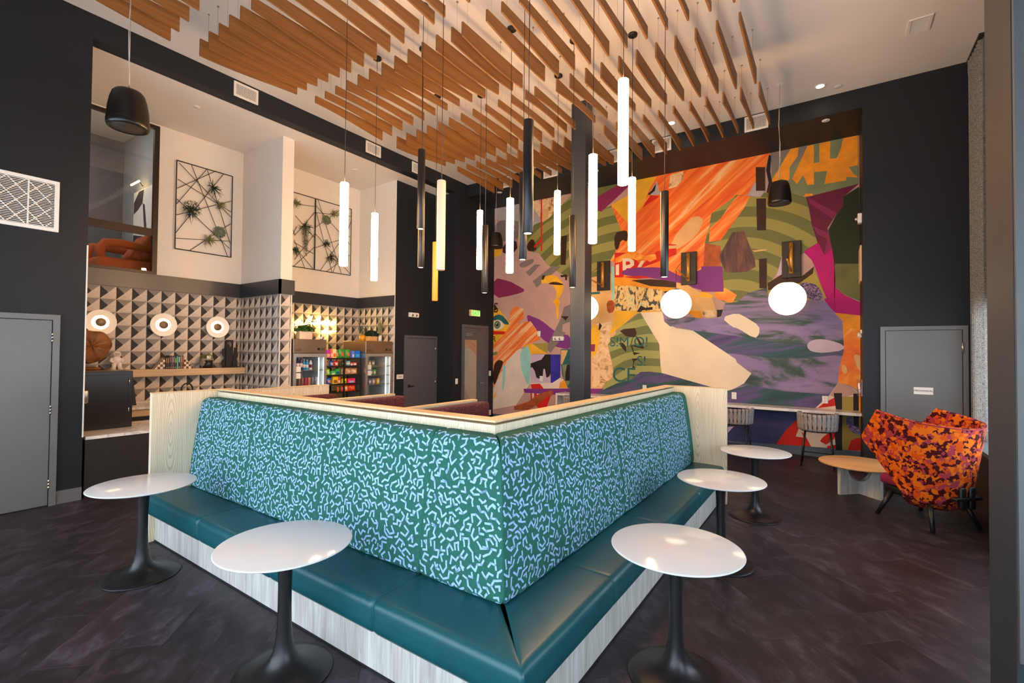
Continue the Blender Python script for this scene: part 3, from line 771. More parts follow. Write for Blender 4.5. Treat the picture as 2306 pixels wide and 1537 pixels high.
# ================================================================== OAK CEILING BAFFLES
ORD = ['first', 'second', 'third', 'fourth', 'fifth', 'sixth', 'seventh', 'eighth', 'ninth', 'tenth', 'eleventh', 'twelfth', 'thirteenth', 'fourteenth', 'fifteenth', 'sixteenth', 'seventeenth', 'eighteenth', 'nineteenth', 'twentieth', 'twenty-first', 'twenty-second', 'twenty-third', 'twenty-fourth']
CX = [c*1.082 for c in (-5.80, -5.58, -5.352, -5.125, -4.897, -4.68, -4.45, -4.228, -4.006, -3.783, -3.565, -3.345, -3.2, -2.88, -2.69, -2.48, -2.28, -2.06, -1.85, -1.63, -1.42, -1.21, -1.0, -.785)]
ROWS = [0.93, 2.467, 3.99, 5.55, 7.145]
ZT = 5.53
def bdepth(x, y): return 0.153+0.052*math.cos(2*PI/3.08*(y-2.48-0.8*(x+6.27)))
for ri, y0 in enumerate(ROWS):
    for ci, x in enumerate(CX):
        n = 12; top = []; bot = []
        poly = [(y0, 0)]+[(y0+1.235, 0)]+[(y0+1.235*k/n, -bdepth(x, y0+1.235*k/n)) for k in range(n, -1, -1)]
        o = MB().prism([(p[0]-y0, p[1]) for p in poly], 0, -.011, .011).build('ceiling_baffle', M['slat'], None, (x, y0, ZT))
        tag(o, 'hanging oak baffle with wavy underside, %s row from the mural, %s from the left wall' % (ORD[4-ri], ORD[ci]), 'ceiling baffle', 'oak baffles under the ceiling')
        for wy in (.09, .95): MB().tube([(0, wy, 0.0), (0, wy, ZC-ZT)], .0016, 4, cap=False).lathe([(.012, ZC-ZT-.012), (.012, ZC-ZT)], (0, wy, 0), 8).build('wire', M['steel'], o)

# ================================================================== TUBE PENDANTS
PEND = [(-5.247, 4.264, 3.703, 'l', 'lit white tube pendant in front of the right half of the second plant frame'),
 (-3.35, 4.81, 3.726, 'l', 'lit tube pendant just left of the two overlapping dark tubes before the mural'),
 (-2.126, 5.756, 4.034, 'l', 'lit tube pendant right below the largest tube, over the orange brushstroke'),
 (-3.35, 6.018, 4.165, 'l', 'lit tube pendant just left of the square column'),
 (-4.534, 3.258, 3.687, 'l', 'leftmost lit tube pendant, larger, beside the second plant frame'),
 (-2.1, 4.534, 3.893, 'l', 'lit tube pendant overlapping the right edge of the column'),
 (-1.54, 3.944, 4.228, 'l', 'largest and highest lit tube pendant, right of the column'),
 (-4.633, 5.818, 4.034, 'l', 'lit tube pendant against the dark wall above the exit sign'),
 (-5.231, 5.448, 3.533, 'a', 'dim amber tube pendant above the slate door'),
 (-3.371, 3.588, 3.583, 'p', 'unlit pale peach tube pendant before the dark recess'),
 (-2.799, 5.442, 3.581, 'd', 'slim black tube pendant in front of the column'),
 (-3.992, 3.908, 4.168, 'd', 'upper black tube pendant left of the peach tube'),
 (-4.564, 4.478, 3.854, 'd', 'lower black tube pendant left of the amber tube'),
 (-2.072, 3.229, 3.717, 'd', 'largest black tube pendant with glowing tip, centre of the room'),
 (-2.751, 4.19, 3.729, 'd', 'black tube pendant half hidden behind the largest black tube'),
 (-1.527, 5.126, 3.571, 'd', 'black tube pendant before the orange part of the mural, above a globe lamp'),
 (-3.967, 5.101, 3.545, 'd', 'black tube pendant beside the exit door, below the lit one')]
cano = MB().lathe([(.001, -.028), (.05, -.028), (.058, -.022), (.06, 0)], n=24)
cano_me = None; LT = 0.93
shapes = {}
for x, y, zt, k, lab in PEND:
    t = thing('tube_pendant', lab, 'pendant lamp', (x, y, ZC), group='tube pendants')
    if cano_me is None: cano_me = cano.build('canopy', M['black'], t).data
    else: link('canopy', cano_me, t)
    MB().tube([(0, 0, -.026), (0, 0, zt-ZC)], .0035, 6).build('cord', M['black'], t)
    r = .045 if k != 'd' else .043
    if k not in shapes:
        m_ = {'l': M['lit_tube'], 'a': M['amber_tube'], 'p': M['peach_tube'], 'd': M['blackm']}[k]
        o = MB().lathe([(.001, 0), (r-.004, 0), (r, -.004), (r, -LT+.004), (r-.004, -LT), (.001, -LT)], n=28).build('tube', m_, t); shapes[k] = o.data
    else: o = link('tube', shapes[k], t)
    o.location = (0, 0, zt-ZC)
    kk = 'tip'+k
    if k == 'd':
        if kk not in shapes:
            q = MB().lathe([(.001, -LT-.002), (r-.012, -LT-.002), (r-.012, -LT+.001)], n=20).build('lamp_lens', glow('dim downlight lens', (1, .78, .55), 1.6), t); shapes[kk] = q.data
        else: q = link('lamp_lens', shapes[kk], t)
        q.location = (0, 0, zt-ZC)

# ================================================================== HANGING SPEAKERS
M['spk'] = mat('bronze black plastic', (18, 14, 11), 0.34, var=0.05)
def speaker(x, y, z0, lab, tilt=0.0):
    t = thing('pendant_speaker', lab, 'speaker', (x, y, z0), group='hanging speakers')
    MB().lathe([(.001, .012), (.128, .012), (.135, .0), (.152, .004), (.158, .02), (.16, .055), (.157, .062), (.157, .075), (.15, .17), (.137, .25), (.12, .31), (.10, .335), (.001, .342)], n=40).build('housing', M['spk'], t)
    MB().lathe([(.001, .006), (.128, .006), (.128, .0125)], n=32).build('grille', mat('speaker grille', (52, 40, 30), .6), t)
    MB().tube([(.035, 0, .33), (.0, 0, .40)], .003, 5).tube([(-.035, 0, .33), (.0, 0, .40)], .003, 5).build('bail', M['steel'], t)
    sr_ = random.Random(int(x*100)); pts = []; n = 14; L = ZC-z0
    for k in range(n+1):
        v = k/n; pts.append((.012*math.sin(9*v+x)+sr_.uniform(-.006, .006)*(0 < k < n), .01*math.cos(7*v+y)*(0 < k < n), .39+(L-.39)*v))
    MB().tube(pts, .004, 5).build('cable', mat('clear cable', (190, 182, 174), .4), t)
    MB().tube([(0, 0, .39), (0, 0, L)], .002, 5).build('suspension_wire', M['steel'], t)
    MB().lathe([(.05, L-.006), (.05, L)], n=20).build('ceiling_plate', M['white_plastic'], t)
    return t
speaker(-5.273, 1.509, 3.80, 'black hanging loudspeaker at upper left before the loft window')
speaker(-0.69, 8.071, 4.06, 'black hanging loudspeaker before the orange lettering of the mural')
speaker(-6.30, 8.50, 4.13, 'small far black hanging loudspeaker beside the left edge of the mural')

# ================================================================== AIR GRILLES
def grille(name, lab, face, c, w_, h_, nb, mfr, depth=.012, fr=.028, cells=True, group=None):
    """face '+x','-y' or '-z'; built in a local x (across) / z (up) frame, front towards -y"""
    t = thing(name, lab, 'air grille', c, PI/2 if face == '+x' else 0, group)
    if face == '-z': t.rotation_euler = (PI/2, 0, 0)
    f = MB().box(-w_/2, w_/2, -depth, 0, h_/2-fr, h_/2).box(-w_/2, w_/2, -depth, 0, -h_/2, -h_/2+fr).box(-w_/2, -w_/2+fr, -depth, 0, -h_/2+fr, h_/2-fr).box(w_/2-fr, w_/2, -depth, 0, -h_/2+fr, h_/2-fr)
    f.build('frame', mfr, t)
    MB().box(-w_/2+fr, w_/2-fr, -.002, 0, -h_/2+fr, h_/2-fr).build('backing', M['dark_gap'], t)
    b = MB(); iw = w_-2*fr; ih = h_-2*fr
    for k in range(nb):
        z = -ih/2+ih*(k+.5)/nb; b.box(-iw/2, iw/2, -depth*.8, -.003, z-ih/nb*.16, z+ih/nb*.16)
    b.build('blades', mfr, t)
    if cells:
        b = MB(); nv = int(nb*1.1*iw/ih)
        for k in range(nv):
            x = -iw/2+iw*(k+.5)/nv; b.box(x-iw/nv*.14, x+iw/nv*.14, -depth*.6, -.003, -ih/2, ih/2)
        b.build('vertical_blades', mfr, t)
    return t
gw = M['grille_white']
grille('air_grille', 'white supply grille on the dark band, nearest the hanging speaker at upper left', '+x', (XL, 3.575, 5.735), .36, .225, 8, gw, group='supply grilles')
grille('air_grille', 'white supply grille on the dark band above the second plant frame', '+x', (XL, 5.99, 5.735), .36, .225, 8, gw, group='supply grilles')
grille('air_grille', 'white supply grille on the dark band beside the upper black tube', '+x', (XL, 7.19, 5.735), .36, .225, 8, gw, group='supply grilles')
for x, lab in ((-6.3, 'leftmost white supply grille on the soffit above the mural'), (-5.1, 'second white supply grille from the left on the soffit above the mural'), (-3.56, 'third white supply grille on the soffit above the mural, right of the column'), (-2.70, 'fourth white supply grille on the soffit above the mural'), (-1.10, 'rightmost white supply grille on the soffit above the mural')):
    grille('air_grille', lab, '-y', (x, YS, 5.73), .36, .26, 9, gw, group='supply grilles')
grille('air_grille', 'square white grille in the plain grey ceiling at upper right', '-z', (.86, 7.535, ZC), .23, .33, 14, gw, cells=False, fr=.03)
rg = grille('return_grille', 'large white return air grille with lattice above the left grey door', '+x', (XL, 1.0, 3.44), 1.01, .585, 27, M['white_plastic'], depth=.02, fr=.04, cells=False)
lb = MB()
for k in range(-6, 8):
    for sgn in (1, -1):
        for q in range(18):
            v0, v1 = q/18, (q+1)/18
            xa = k*.155+sgn*(v0-.5)*.46; xb = k*.155+sgn*(v1-.5)*.46
            if max(abs(xa), abs(xb)) > .46: continue
            lb.tube([(xa, -.018, (v0-.5)*.5), (xb, -.018, (v1-.5)*.5)], .006, 4, cap=False)
for x in (-.15, .25): lb.box(x-.006, x+.006, -.02, -.004, -.252, .252)
lb.build('lattice', M['white_plastic'], rg)

# ================================================================== DOWNLIGHTS, DETECTORS
def downlight(x, y, z, lab, lit, r=.06):
    t = thing('downlight', lab, 'downlight', (x, y, z))
    MB().lathe([(r*.78, -.004), (r, -.007), (r+.012, -.005), (r+.014, 0), (r*.78, 0)], n=28, caps=False).build('trim_ring', M['white_plastic'], t)
    MB().lathe([(.001, -.003), (r*.78, -.003), (r*.78, -.001)], n=24).build('lens', M['downlight'] if lit else M['grille_white'], t)
    return t
downlight(-.183, 8.464, ZC, 'bright recessed downlight in the grey ceiling at right', True, .07)
downlight(-2.388, 8.403, ZC, 'bright recessed downlight between baffles above the mural soffit', True, .07)
downlight(-.119, 9.05, ZO, 'small unlit recessed fitting under the right end of the soffit', False, .045)
downlight(-6.58, 9.0, ZO, 'small unlit recessed fitting under the left end of the soffit', False, .045)
downlight(-4.1, 9.0, ZO, 'small unlit recessed fitting under the soffit right of the column', False, .045)
tag(MB().lathe([(.001, -.004), (.055, -.004), (.06, 0)], n=24).build('ceiling_disc', M['ceiling'], None, (.045, 8.629, ZC)), 'flat cover disc in the grey ceiling right of the bright downlight', 'cover plate')
for x, y, lab in ((-8.2, 3.2, 'round cover disc in the alcove ceiling near the first supply grille'), (-8.3, 6.2, 'round cover disc in the alcove ceiling above the second plant frame')):
    tag(MB().lathe([(.001, -.012), (.045, -.012), (.05, 0)], n=24).build('ceiling_disc', M['ceiling'], None, (x, y, ZO)), lab, 'cover plate')
# ================================================================== GLOBE WALL LAMPS ON THE MURAL
gm_ = MB().ball((0, 0, 0), .275, nu=40, nv=24); globe_me = None
for x, lab in ((-4.325, 'globe wall lamp half hidden behind the column'), (-2.463, 'globe wall lamp in the middle of the mural with bracket and black plate'), (-0.66, 'globe wall lamp at the right of the mural over the purple waves')):
    t = thing('globe_wall_lamp', lab, 'wall lamp', (x, YM, 3.53), group='globe lamps on brass brackets')
    MB().rbox(-.15, .15, -.10, -.045, -.33, .335, .004, 1, smooth=False).build('back_plate', mat('dark bronze plate', (34, 26, 18), .5, .2), t)
    MB().tube([(0, -.12, -.26), (0, -.12, .30)], .036, 18).build('brass_tube', M['brass'], t)
    MB().tube([(0, -.15, -.22), (0, -1.02, -.15)], .016, 10).build('arm', M['brass'], t)
    MB().tube([(0, -.14, .25), (0, -1.0, -.14)], .0045, 6).build('stay_cable', M['black'], t)
    MB().tube([(0, -1.0, -.15), (0, -1.0, -.52)], .0045, 6).build('cord', M['black'], t)
    MB().lathe([(.001, .03), (.05, .025), (.10, .0), (.001, 0)], (0, -1.0, -.545), 24).build('globe_cap', M['black'], t)
    if globe_me is None:
        o = gm_.build('globe', M['globe'], t); globe_me = o.data
    else: o = link('globe', globe_me, t)
    o.location = (0, -1.0, -.80)

# ================================================================== SIGNS, SWITCHES, OUTLETS, ALARMS
ex = thing('exit_sign', 'lit green EXIT sign above the glazed exit door', 'sign', (XL, 9.145, 2.745))
MB().rbox(0, .07, -.185, .185, -.08, .08, .012, 2).build('housing', mat('beige sign housing', (216, 176, 140), .5), ex)
MB().box(.0705, .072, -.165, .165, -.066, .066).build('sign_face', glow('green sign face', (.08, 1.0, .02), 1.1), ex)
lettering('lettering', 'EXIT', .15, mat('dark green lettering', (24, 120, 24), .5, emit=.25, ecol=(30, 200, 30)), ex, (.0735, 0, 0), (PI/2, 0, PI/2), .95)
def emergency(lab, c, face):
    t = thing('emergency_light', lab, 'emergency light', c, PI/2 if face == '+x' else 0)
    MB().prism([(-.14, .05), (.12, .05), (.14, .03), (.13, -.05), (-.14, -.05)], 1, -.055, 0).build('housing', M['white_plastic'], t)
    for x in (-.07, .05): MB().lathe([(.001, .0), (.026, .004), (.028, .02)], (x, -.075, -.01), 16, M=Matrix.Rotation(-PI/2, 4, 'X')).build('lamp_head', M['chrome'], t)
    return t
emergency('white emergency light above the slate door', (X2, 7.634, 2.62), '+x')
qm = [(-5.468,2.124)][0]
emergency('white emergency light on the purple stripe of the mural', (qm[0], YM-.042, qm[1]), '-y')
outlet_me = {}
def outlet(lab, c, face, w_=.075, h_=.12, cat='outlet', kind='o'):
    t = thing('wall_outlet' if kind == 'o' else 'light_switch', lab, cat, c, PI/2 if face == '+x' else (-PI/2 if face == '-x' else 0))
    MB().rbox(-w_/2, w_/2, -.008, 0, -h_/2, h_/2, .002, 1, smooth=False).build('cover_plate', M['white_plastic'], t)
    b = MB()
    if kind == 'o':
        for z in (-.028, .028): b.box(-.012, -.007, -.009, -.0075, z-.008, z+.008).box(.007, .012, -.009, -.0075, z-.008, z+.008)
    else: b.box(-.012, .012, -.012, -.0075, -.03, .03)
    b.build('sockets' if kind == 'o' else 'rocker', M['grey_door'] if kind == 'o' else M['grille_white'], t)
for px, lab in (([(-6.030,2.248)], 'small outlet plate on the grey purple upper-left part of the mural'), ([(-5.955,1.143)], 'outlet plate on the black drip patch of the mural'), ([(-1.621,0.997)], 'outlet plate on the mural just right of the banquette end panel'), ([(-0.157,1.017)], 'outlet plate on the mural above the counter beside red paint'), ([(-3.380,1.050)], 'outlet plate on the mural just above the banquette cap')):
    outlet(lab, (px[0][0], YM-.042, px[0][1]), '-y', .085, .13)
for px, lab, kk in (([(8.529,1.082)], 'light switch between the two dark doors', 's'), ([(9.838,1.227)], 'light switch at the right of the exit door', 's'), ([(9.856,0.208)], 'low outlet plate at the right of the exit door', 'o')):
    outlet(lab, (XL, px[0][0], px[0][1]), '+x', .085, .13, 'switch' if kk == 's' else 'outlet', kk)
outlet('small outlet plate on the faceted tiles of the pier', (-9.08, 4.482, 1.06), '-y')
al = thing('fire_bell', 'small white alarm on the return wall at the right edge of the mural', 'alarm', (.345, 9.3, 3.98))
MB().box(-.05, 0, -.06, .06, -.075, .075).build('housing', M['white_plastic'], al); MB().lathe([(.03, 0), (.03, .03), (.01, .04)], (-.05, 0, 0), 14, M=Matrix.Rotation(-PI/2, 4, 'Y')).build('horn', M['chrome'], al)
tag(MB().rbox(.322, .345, 9.25, 9.85, 2.98, 3.55, .003, 1, smooth=False).build('access_panel', mat('peach panel', (214, 180, 150), .5)), 'pale access panel on the return wall at the right edge of the mural', 'panel')
sc = thing('security_camera', 'small white security camera low on the right edge of the mural', 'camera', (.345, 9.35, 2.15))
MB().lathe([(.028, 0), (.028, .09), (.02, .1)], (-.03, 0, 0), 16, M=Matrix.Rotation(PI/2+.5, 4, 'X')).build('body', M['white_plastic'], sc); MB().box(-.02, 0, -.03, .03, -.02, .06).build('bracket', M['white_plastic'], sc)
gb = thing('thermostat_box', 'clear plastic thermostat guard just above the counter end', 'guard', (.345, 9.45, 1.28))
MB().box(-.004, 0, -.1, .1, -.13, .13).build('base_plate', M['white_plastic'], gb); MB().rbox(-.06, -.004, -.1, .1, -.13, .13, .008, 2).build('cover', make_pane('clear guard plastic', (.92, .9, .9), .12), gb)

# ================================================================== CURTAIN BY THE WINDOW
def curtain_mat():
    m, nt, bs = newmat('grey weave curtain')
    f = tnoise(nt, coords(nt, 'Object', (60, 60, 160)), 1, 2); c = ramp(nt, f, [(.35, lin((112, 110, 106))), (.65, lin((176, 172, 166)))])
    nt.links.new(c, bs.inputs['Base Color']); bs.inputs['Roughness'].default_value = .9
    tl_ = nt.nodes.new('ShaderNodeBsdfTranslucent'); nt.links.new(c, tl_.inputs[0]); mx = nt.nodes.new('ShaderNodeMixShader'); mx.inputs[0].default_value = .45
    nt.links.new(bs.outputs[0], mx.inputs[1]); nt.links.new(tl_.outputs[0], mx.inputs[2]); nt.links.new(mx.outputs[0], nt.nodes['Material Output'].inputs[0])
    return m
cu = thing('curtain', 'floor-length grey woven curtain hanging at the window corner behind the armchair', 'curtain', (1.53, 8.45, 0))
def cpt(u, v):
    y = 8.82-.62*u; z = .06+5.78*v
    return (1.535+.035*math.sin(u*2*PI*6.5+.4*math.sin(3*v))+.012*u, y-8.45+8.45, z)
part(MB().grid(cpt, 120, 30), 'drape', curtain_mat(), cu)
part(MB().box(1.5, 1.58, 8.15, 8.83, 5.845, 5.879), 'curtain_track', M['charcoal'], cu)
part(MB().grid(lambda u, v: (cpt(u, 0)[0]+.006*math.sin(u*90), cpt(u, 0)[1], 5.66+.19*v), 120, 3), 'heading_tape', curtain_mat(), cu)

# ================================================================== ALCOVE: SHELF AND THINGS ON IT
SZ = 1.465
tag(MB().rbox(-9.415, -9.15, 1.52, 4.478, 1.35, SZ, .004, 1, smooth=False).build('wall_shelf', M['shelf_wood']), 'long light-wood floating shelf on the faceted tile wall', 'shelf')
for y, lab in ((2.40, 'round glowing disc sconce nearest the dark wall edge, above the wooden sculpture'), (3.225, 'middle round glowing disc sconce above the row of books'), (4.07, 'round glowing disc sconce nearest the pier, above the black sculpture')):
    t = thing('disc_sconce', lab, 'wall lamp', (-9.405, y, 2.205), PI/2, 'disc sconces on the tile wall')
    R9 = Matrix.Rotation(PI/2, 4, 'X')
    MB().lathe([(.06, .03), (.10, .034), (.15, .044), (.185, .06), (.193, .068), (.196, .064), (.19, .052), (.15, .03), (.06, .0)], n=48, M=R9).build('dish', mat('white opal dish', (244, 238, 230), .35, var=0, emit=.12, ecol=(255, 226, 190)), t)
    MB().lathe([(.06, .032), (.075, .034), (.106, .0375)], n=48, M=R9, caps=False).build('light_ring', M['disc_glow'], t)
    MB().lathe([(.055, .02), (.064, .05), (.064, .066), (.058, .07), (.001, .07)], n=32, M=R9).build('knob', mat('bronze knob', (120, 98, 72), .4, .3), t)
ws = thing('wooden_sculpture', 'round gnarled burl-wood sculpture on a base at the left end of the shelf', 'sculpture', (-9.28, 2.27, SZ))
burl = mat('burl wood', (132, 80, 34), .5, var=.5, vscale=9)
def burl_fn(u, v):
    a = 2*PI*u; ph = PI*v; r = .25*(1+.05*math.sin(3*a)+.03*math.sin(7*a+1))
    return (.055*math.cos(ph)*(1+.2*math.sin(5*a)), r*math.sin(ph)*math.cos(a), .37+r*math.sin(ph)*math.sin(a))
MB().grid(burl_fn, 40, 14).build('burl_disc', burl, ws)
MB().ball((0, .03, .03), .1, sc=(.6, 1, .3)).build('base', burl, ws)
MB().tube([(.03, -.1, 0), (.03, -.1, .2)], .012, 8).box(-.03, .09, -.14, -.06, 0, .02).build('stand', M['black'], ws)
as_ = thing('astronaut_figurine', 'white glazed astronaut figurine standing on the shelf', 'figurine', (-9.27, 2.585, SZ))
gl = mat('white glaze', (236, 228, 220), .15, var=.02)
MB().ball((0, 0, .245), .052, sc=(1, 1.05, 1)).ball((0, 0, .155), .062, sc=(.8, 1, 1.05)).ball((-.05, 0, .17), .05, sc=(.7, 1, 1.2)).tube([(0, -.058, .185), (.01, -.075, .14), (.045, -.05, .12)], [.022, .022, .018], 10).tube([(0, .058, .185), (.01, .075, .14), (.045, .05, .13)], [.022, .022, .018], 10).tube([(0, -.03, .12), (.005, -.035, .06), (.0, -.04, .015)], [.034, .03, .028], 12).tube([(0, .03, .12), (.005, .035, .06), (.0, .045, .015)], [.034, .03, .028], 12).ball((.015, -.042, .016), .034, sc=(1.3, 1, .5)).ball((.015, .047, .016), .034, sc=(1.3, 1, .5)).build('body', gl, as_)
MB().ball((.022, 0, .247), .04, sc=(.9, 1, .8)).build('visor', mat('grey visor glaze', (196, 186, 176), .1), as_)
def checker():
    m, nt, bs = newmat('checkered inlay'); ck = nt.nodes.new('ShaderNodeTexChecker'); ck.inputs['Scale'].default_value = 26
    ck.inputs[1].default_value = (*lin((232, 216, 186)), 1); ck.inputs[2].default_value = (*lin((92, 58, 36)), 1)
    nt.links.new(coords(nt), ck.inputs['Vector']); nt.links.new(ck.outputs['Color'], bs.inputs['Base Color']); bs.inputs['Roughness'].default_value = .4
    return m
chk = checker()
for y, sg, lab in ((3.09, 1, 'checkered triangular bookend left of the books'), (3.60, -1, 'checkered triangular bookend right of the books')):
    poly = [(0, 0), (sg*.01, .0), (sg*.145, .0), (sg*.145, .19), (sg*.13, .19)]
    y0 = 3.065 if sg == 1 else 3.635
    tag(MB().prism([(p[0]+0, p[1]) for p in poly], 0, -.06, .06).build('bookend', chk, None, (-9.27, y0, SZ)), lab, 'bookend', 'checkered bookends')
bks = [((26, 24, 26), .2, 'thin black book beside the left checkered bookend'), ((58, 46, 34), .2, 'black book with gold title'), ((22, 22, 34), .225, 'tall navy book with purple lettering'), ((110, 94, 52), .22, 'olive gold book'), ((76, 52, 88), .22, 'purple book left of the green-titled one'), ((24, 28, 26), .205, 'black book with bright green title'), ((120, 170, 168), .215, 'pale grey and cyan book'), ((20, 26, 48), .222, 'navy book with white title'), ((104, 108, 78), .222, 'sage green book'), ((134, 58, 44), .222, 'brick red book beside the right bookend')]
y = 3.215
acc = [(200, 170, 90), (190, 150, 70), (150, 90, 190), (180, 150, 70), (190, 170, 200), (120, 230, 60), (0, 196, 214), (230, 230, 230), (160, 160, 120), (220, 150, 120)]
for k, (c, hh, lab) in enumerate(bks):
    wd = .022+.004*(k % 3)
    b = tag(MB().box(-.075, .07, .001, wd-.001, 0, hh).build('book', mat('book cover', c, .5), None, (-9.27, y, SZ)), lab+' on the shelf', 'book', 'books between the bookends')
    sm_ = mat('spine title', acc[k], .5)
    MB().box(.0701, .0706, wd*.3, wd*.7, hh*.5, hh*.9).build('spine_title', sm_, b); MB().box(.0701, .0706, wd*.3, wd*.7, hh*.08, hh*.16).build('spine_mark', sm_, b)
    y += wd+.001
fp = thing('face_planter', 'round black and grey planter with stringy air plant drooping over it', 'planter', (-9.27, 3.865, SZ))
MB().lathe([(.07, 0), (.1, .05), (.108, .1), (.1, .15), (.08, .175), (.07, .17), (.001, .16)], n=28).build('pot', mat('grey planter glaze', (150, 140, 132), .5), fp)
MB().lathe([(.001, 0), (.075, 0), (.082, .06), (.08, .14), (.001, .145)], (.034, 0, .0), 20).build('black_band', M['black'], fp)
MB().box(.06, .085, -.03, .03, .165, .22).build('tag', M['white_plastic'], fp)
def strands(n, r0, drop, seed, rad=.004, spread=.1, h=.1, c=(0, 0, 0)):
    q = random.Random(seed); mb = MB()
    for k in range(n):
        a = q.uniform(0, 2*PI); R = spread*q.uniform(.6, 1.15); hh = h*q.uniform(.6, 1.1); d = drop*q.uniform(.2, 1.1)
        pts = [(c[0]+R*v*math.cos(a+.6*v), c[1]+R*v*math.sin(a+.6*v), c[2]+hh*math.sin(min(1, v*1.3)*PI/2)-d*v*v*v) for v in (0, .25, .5, .75, 1)]
        mb.tube(pts, [rad, rad, rad*.9, rad*.7, rad*.3], 5)
    return mb
strands(34, 0, .2, 5, .005, .115, .11, (0, 0, .17)).build('air_plant', M['leaf_pale'], fp)
bs_ = thing('abstract_sculpture', 'black stacked-board abstract sculpture with a round hole at the shelf end', 'sculpture', (-9.27, 4.26, SZ))
bl = mat('matte black board', (34, 33, 34), .6, var=.05)
ring = [(.045*math.cos(2*PI*k/16)-.01, .43+.05*math.sin(2*PI*k/16)) for k in range(17)]
outer = [(-.07, .02), (.05, .02), (.05, .51), (-.07, .51)]
MB().prism([(-.07, .02), (.05, .02), (.05, .43)]+[(-.01+.045*math.cos(-2*PI*k/16), .43+.05*math.sin(-2*PI*k/16)) for k in range(0, 9)]+[(-.07, .43)], 0, -.03, .0).prism([(-.07, .43)]+[(-.01+.045*math.cos(PI-2*PI*k/16), .43+.05*math.sin(PI-2*PI*k/16)) for k in range(0, 9)]+[(.05, .43), (.05, .51), (-.07, .51)], 0, -.03, .0).build('front_board', bl, bs_)
MB().prism([(.03, .02), (.11, .02), (.12, .12), (.10, .16), (.125, .22), (.11, .3), (.115, .36), (.06, .37), (.06, .28), (.045, .2)], 0, .005, .03).prism([(-.11, .02), (-.05, .02), (-.05, .4), (-.08, .36), (-.12, .33), (-.11, .22), (-.075, .18), (-.12, .12)], 0, -.06, -.035).build('rear_boards', bl, bs_)
MB().box(-.06, .06, -.12, .13, 0, .02).build('base', bl, bs_)

# ================================================================== ALCOVE COUNTERS AND BLACK CABINET
fc = thing('front_counter', 'dark counter with a white marble top in the opening behind the left table', 'counter', (-8.0, 2.9, 0))
part(MB().box(-8.5, XL-.016, 1.80, 4.44, .70, .737), 'countertop', M['marble'], fc)
part(MB().box(-8.48, XL-.03, 1.80, 4.43, 0.0, .70), 'front_panel', mat('black panel', (34, 34, 35), .5), fc)
kc = thing('back_counter', 'kitchen counter along the tiled back wall with a blue-lit cooler below', 'counter', (-9.1, 3.0, 0))
part(MB().box(-9.40, -8.80, 1.55, 4.44, .87, .91), 'countertop', M['marble'], kc)
part(MB().box(-9.40, -8.84, 1.55, 4.44, .76, .87), 'drawer_front', M['shelf_wood'], kc)
part(MB().box(-9.40, -8.84, 1.55, 4.44, 0, .76), 'cabinet', M['black'], kc)
bb = MB()
for j in range(3):
    for k in range(26): bb.box(-8.838, -8.834, 2.35+k*.035, 2.362+k*.035, .58+j*.05, .588+j*.05)
part(bb, 'led_dots', glow('blue led', (.05, .08, 1.0), 3.0), kc)
fa = thing('faucet', 'black gooseneck faucet rising behind the banquette panel', 'faucet', (-9.22, 3.46, .91))
MB().tube([(0, 0, 0), (0, 0, .2)]+[(0, .085-.085*math.cos(math.radians(a)), .2+.1*math.sin(math.radians(a))) for a in range(20, 181, 20)]+[(0, .17, .14)], .013, 10).lathe([(.001, 0), (.03, 0), (.03, .012), (.001, .014)], n=16).build('spout', M['black'], fa)
MB().tube([(0, 0, .06), (.06, 0, .08)], .008, 8).build('lever', M['black'], fa)
bx_ = thing('black_cabinet', 'black metal countertop cabinet with a hinged door on the marble counter', 'cabinet', (-8.2, 2.05, .737))
cb = mat('blue black enamel', (26, 28, 34), .3, var=.06)
part(MB().rbox(-8.47, -7.965, 1.79, 2.405, .738, 1.50, .008, 2, smooth=False), 'body', cb, bx_)
dr = part(MB().rbox(-7.965, -7.948, 1.80, 2.35, .83, 1.455, .004, 1, smooth=False), 'door', cb, bx_)
part(MB().rbox(-7.947, -7.935, 1.86, 1.93, 1.10, 1.26, .01, 2), 'handle', M['steel'], dr)
for z in (.98, 1.36): part(MB().tube([(-7.945, 2.358, z-.03), (-7.945, 2.358, z+.03)], .006, 8), 'hinge', M['chrome'], dr)
part(MB().box(-7.966, -7.962, 2.1, 2.26, .79, .81), 'vent_slot', M['dark_gap'], bx_)
part(MB().prism([(2.41, 1.02), (2.41, 1.45), (2.46, 1.02)], 0, -8.3, -8.0), 'side_shield', cb, bx_)

# ================================================================== PLANT FRAMES ON THE WHITE WALLS
def spiky(n, R, seed, droop=.4, rad=.006, front=True, up=.0):
    q = random.Random(seed); mb = MB()
    for k in range(n):
        a = q.uniform(0, 2*PI); el = q.uniform(0.0, 1.1); L = R*q.uniform(.65, 1.15); b = q.uniform(-.8, .8)
        dx = math.sin(el)*.8+.15; pts = []
        for v in (0, .3, .6, .85, 1):
            aa = a+b*v*v
            pts.append((L*v*dx*.8, L*v*math.cos(el)*math.cos(aa), L*v*math.cos(el)*math.sin(aa)-droop*R*v*v+up*R*v))
        mb.tube(pts, [rad, rad*1.1, rad*.8, rad*.5, rad*.15], 5)
    return mb
def rosette(R, seed):
    q = random.Random(seed); mb = MB()
    for ringi, n in ((0, 5), (1, 8), (2, 10)):
        for k in range(n):
            a = 2*PI*(k+.5*ringi)/n+q.uniform(-.1, .1); rr = R*(.28+.32*ringi)
            mb.ball((.05-.014*ringi, rr*math.cos(a), rr*math.sin(a)), R*.34, nu=8, nv=6, sc=(.35, 1, 1))
    return mb
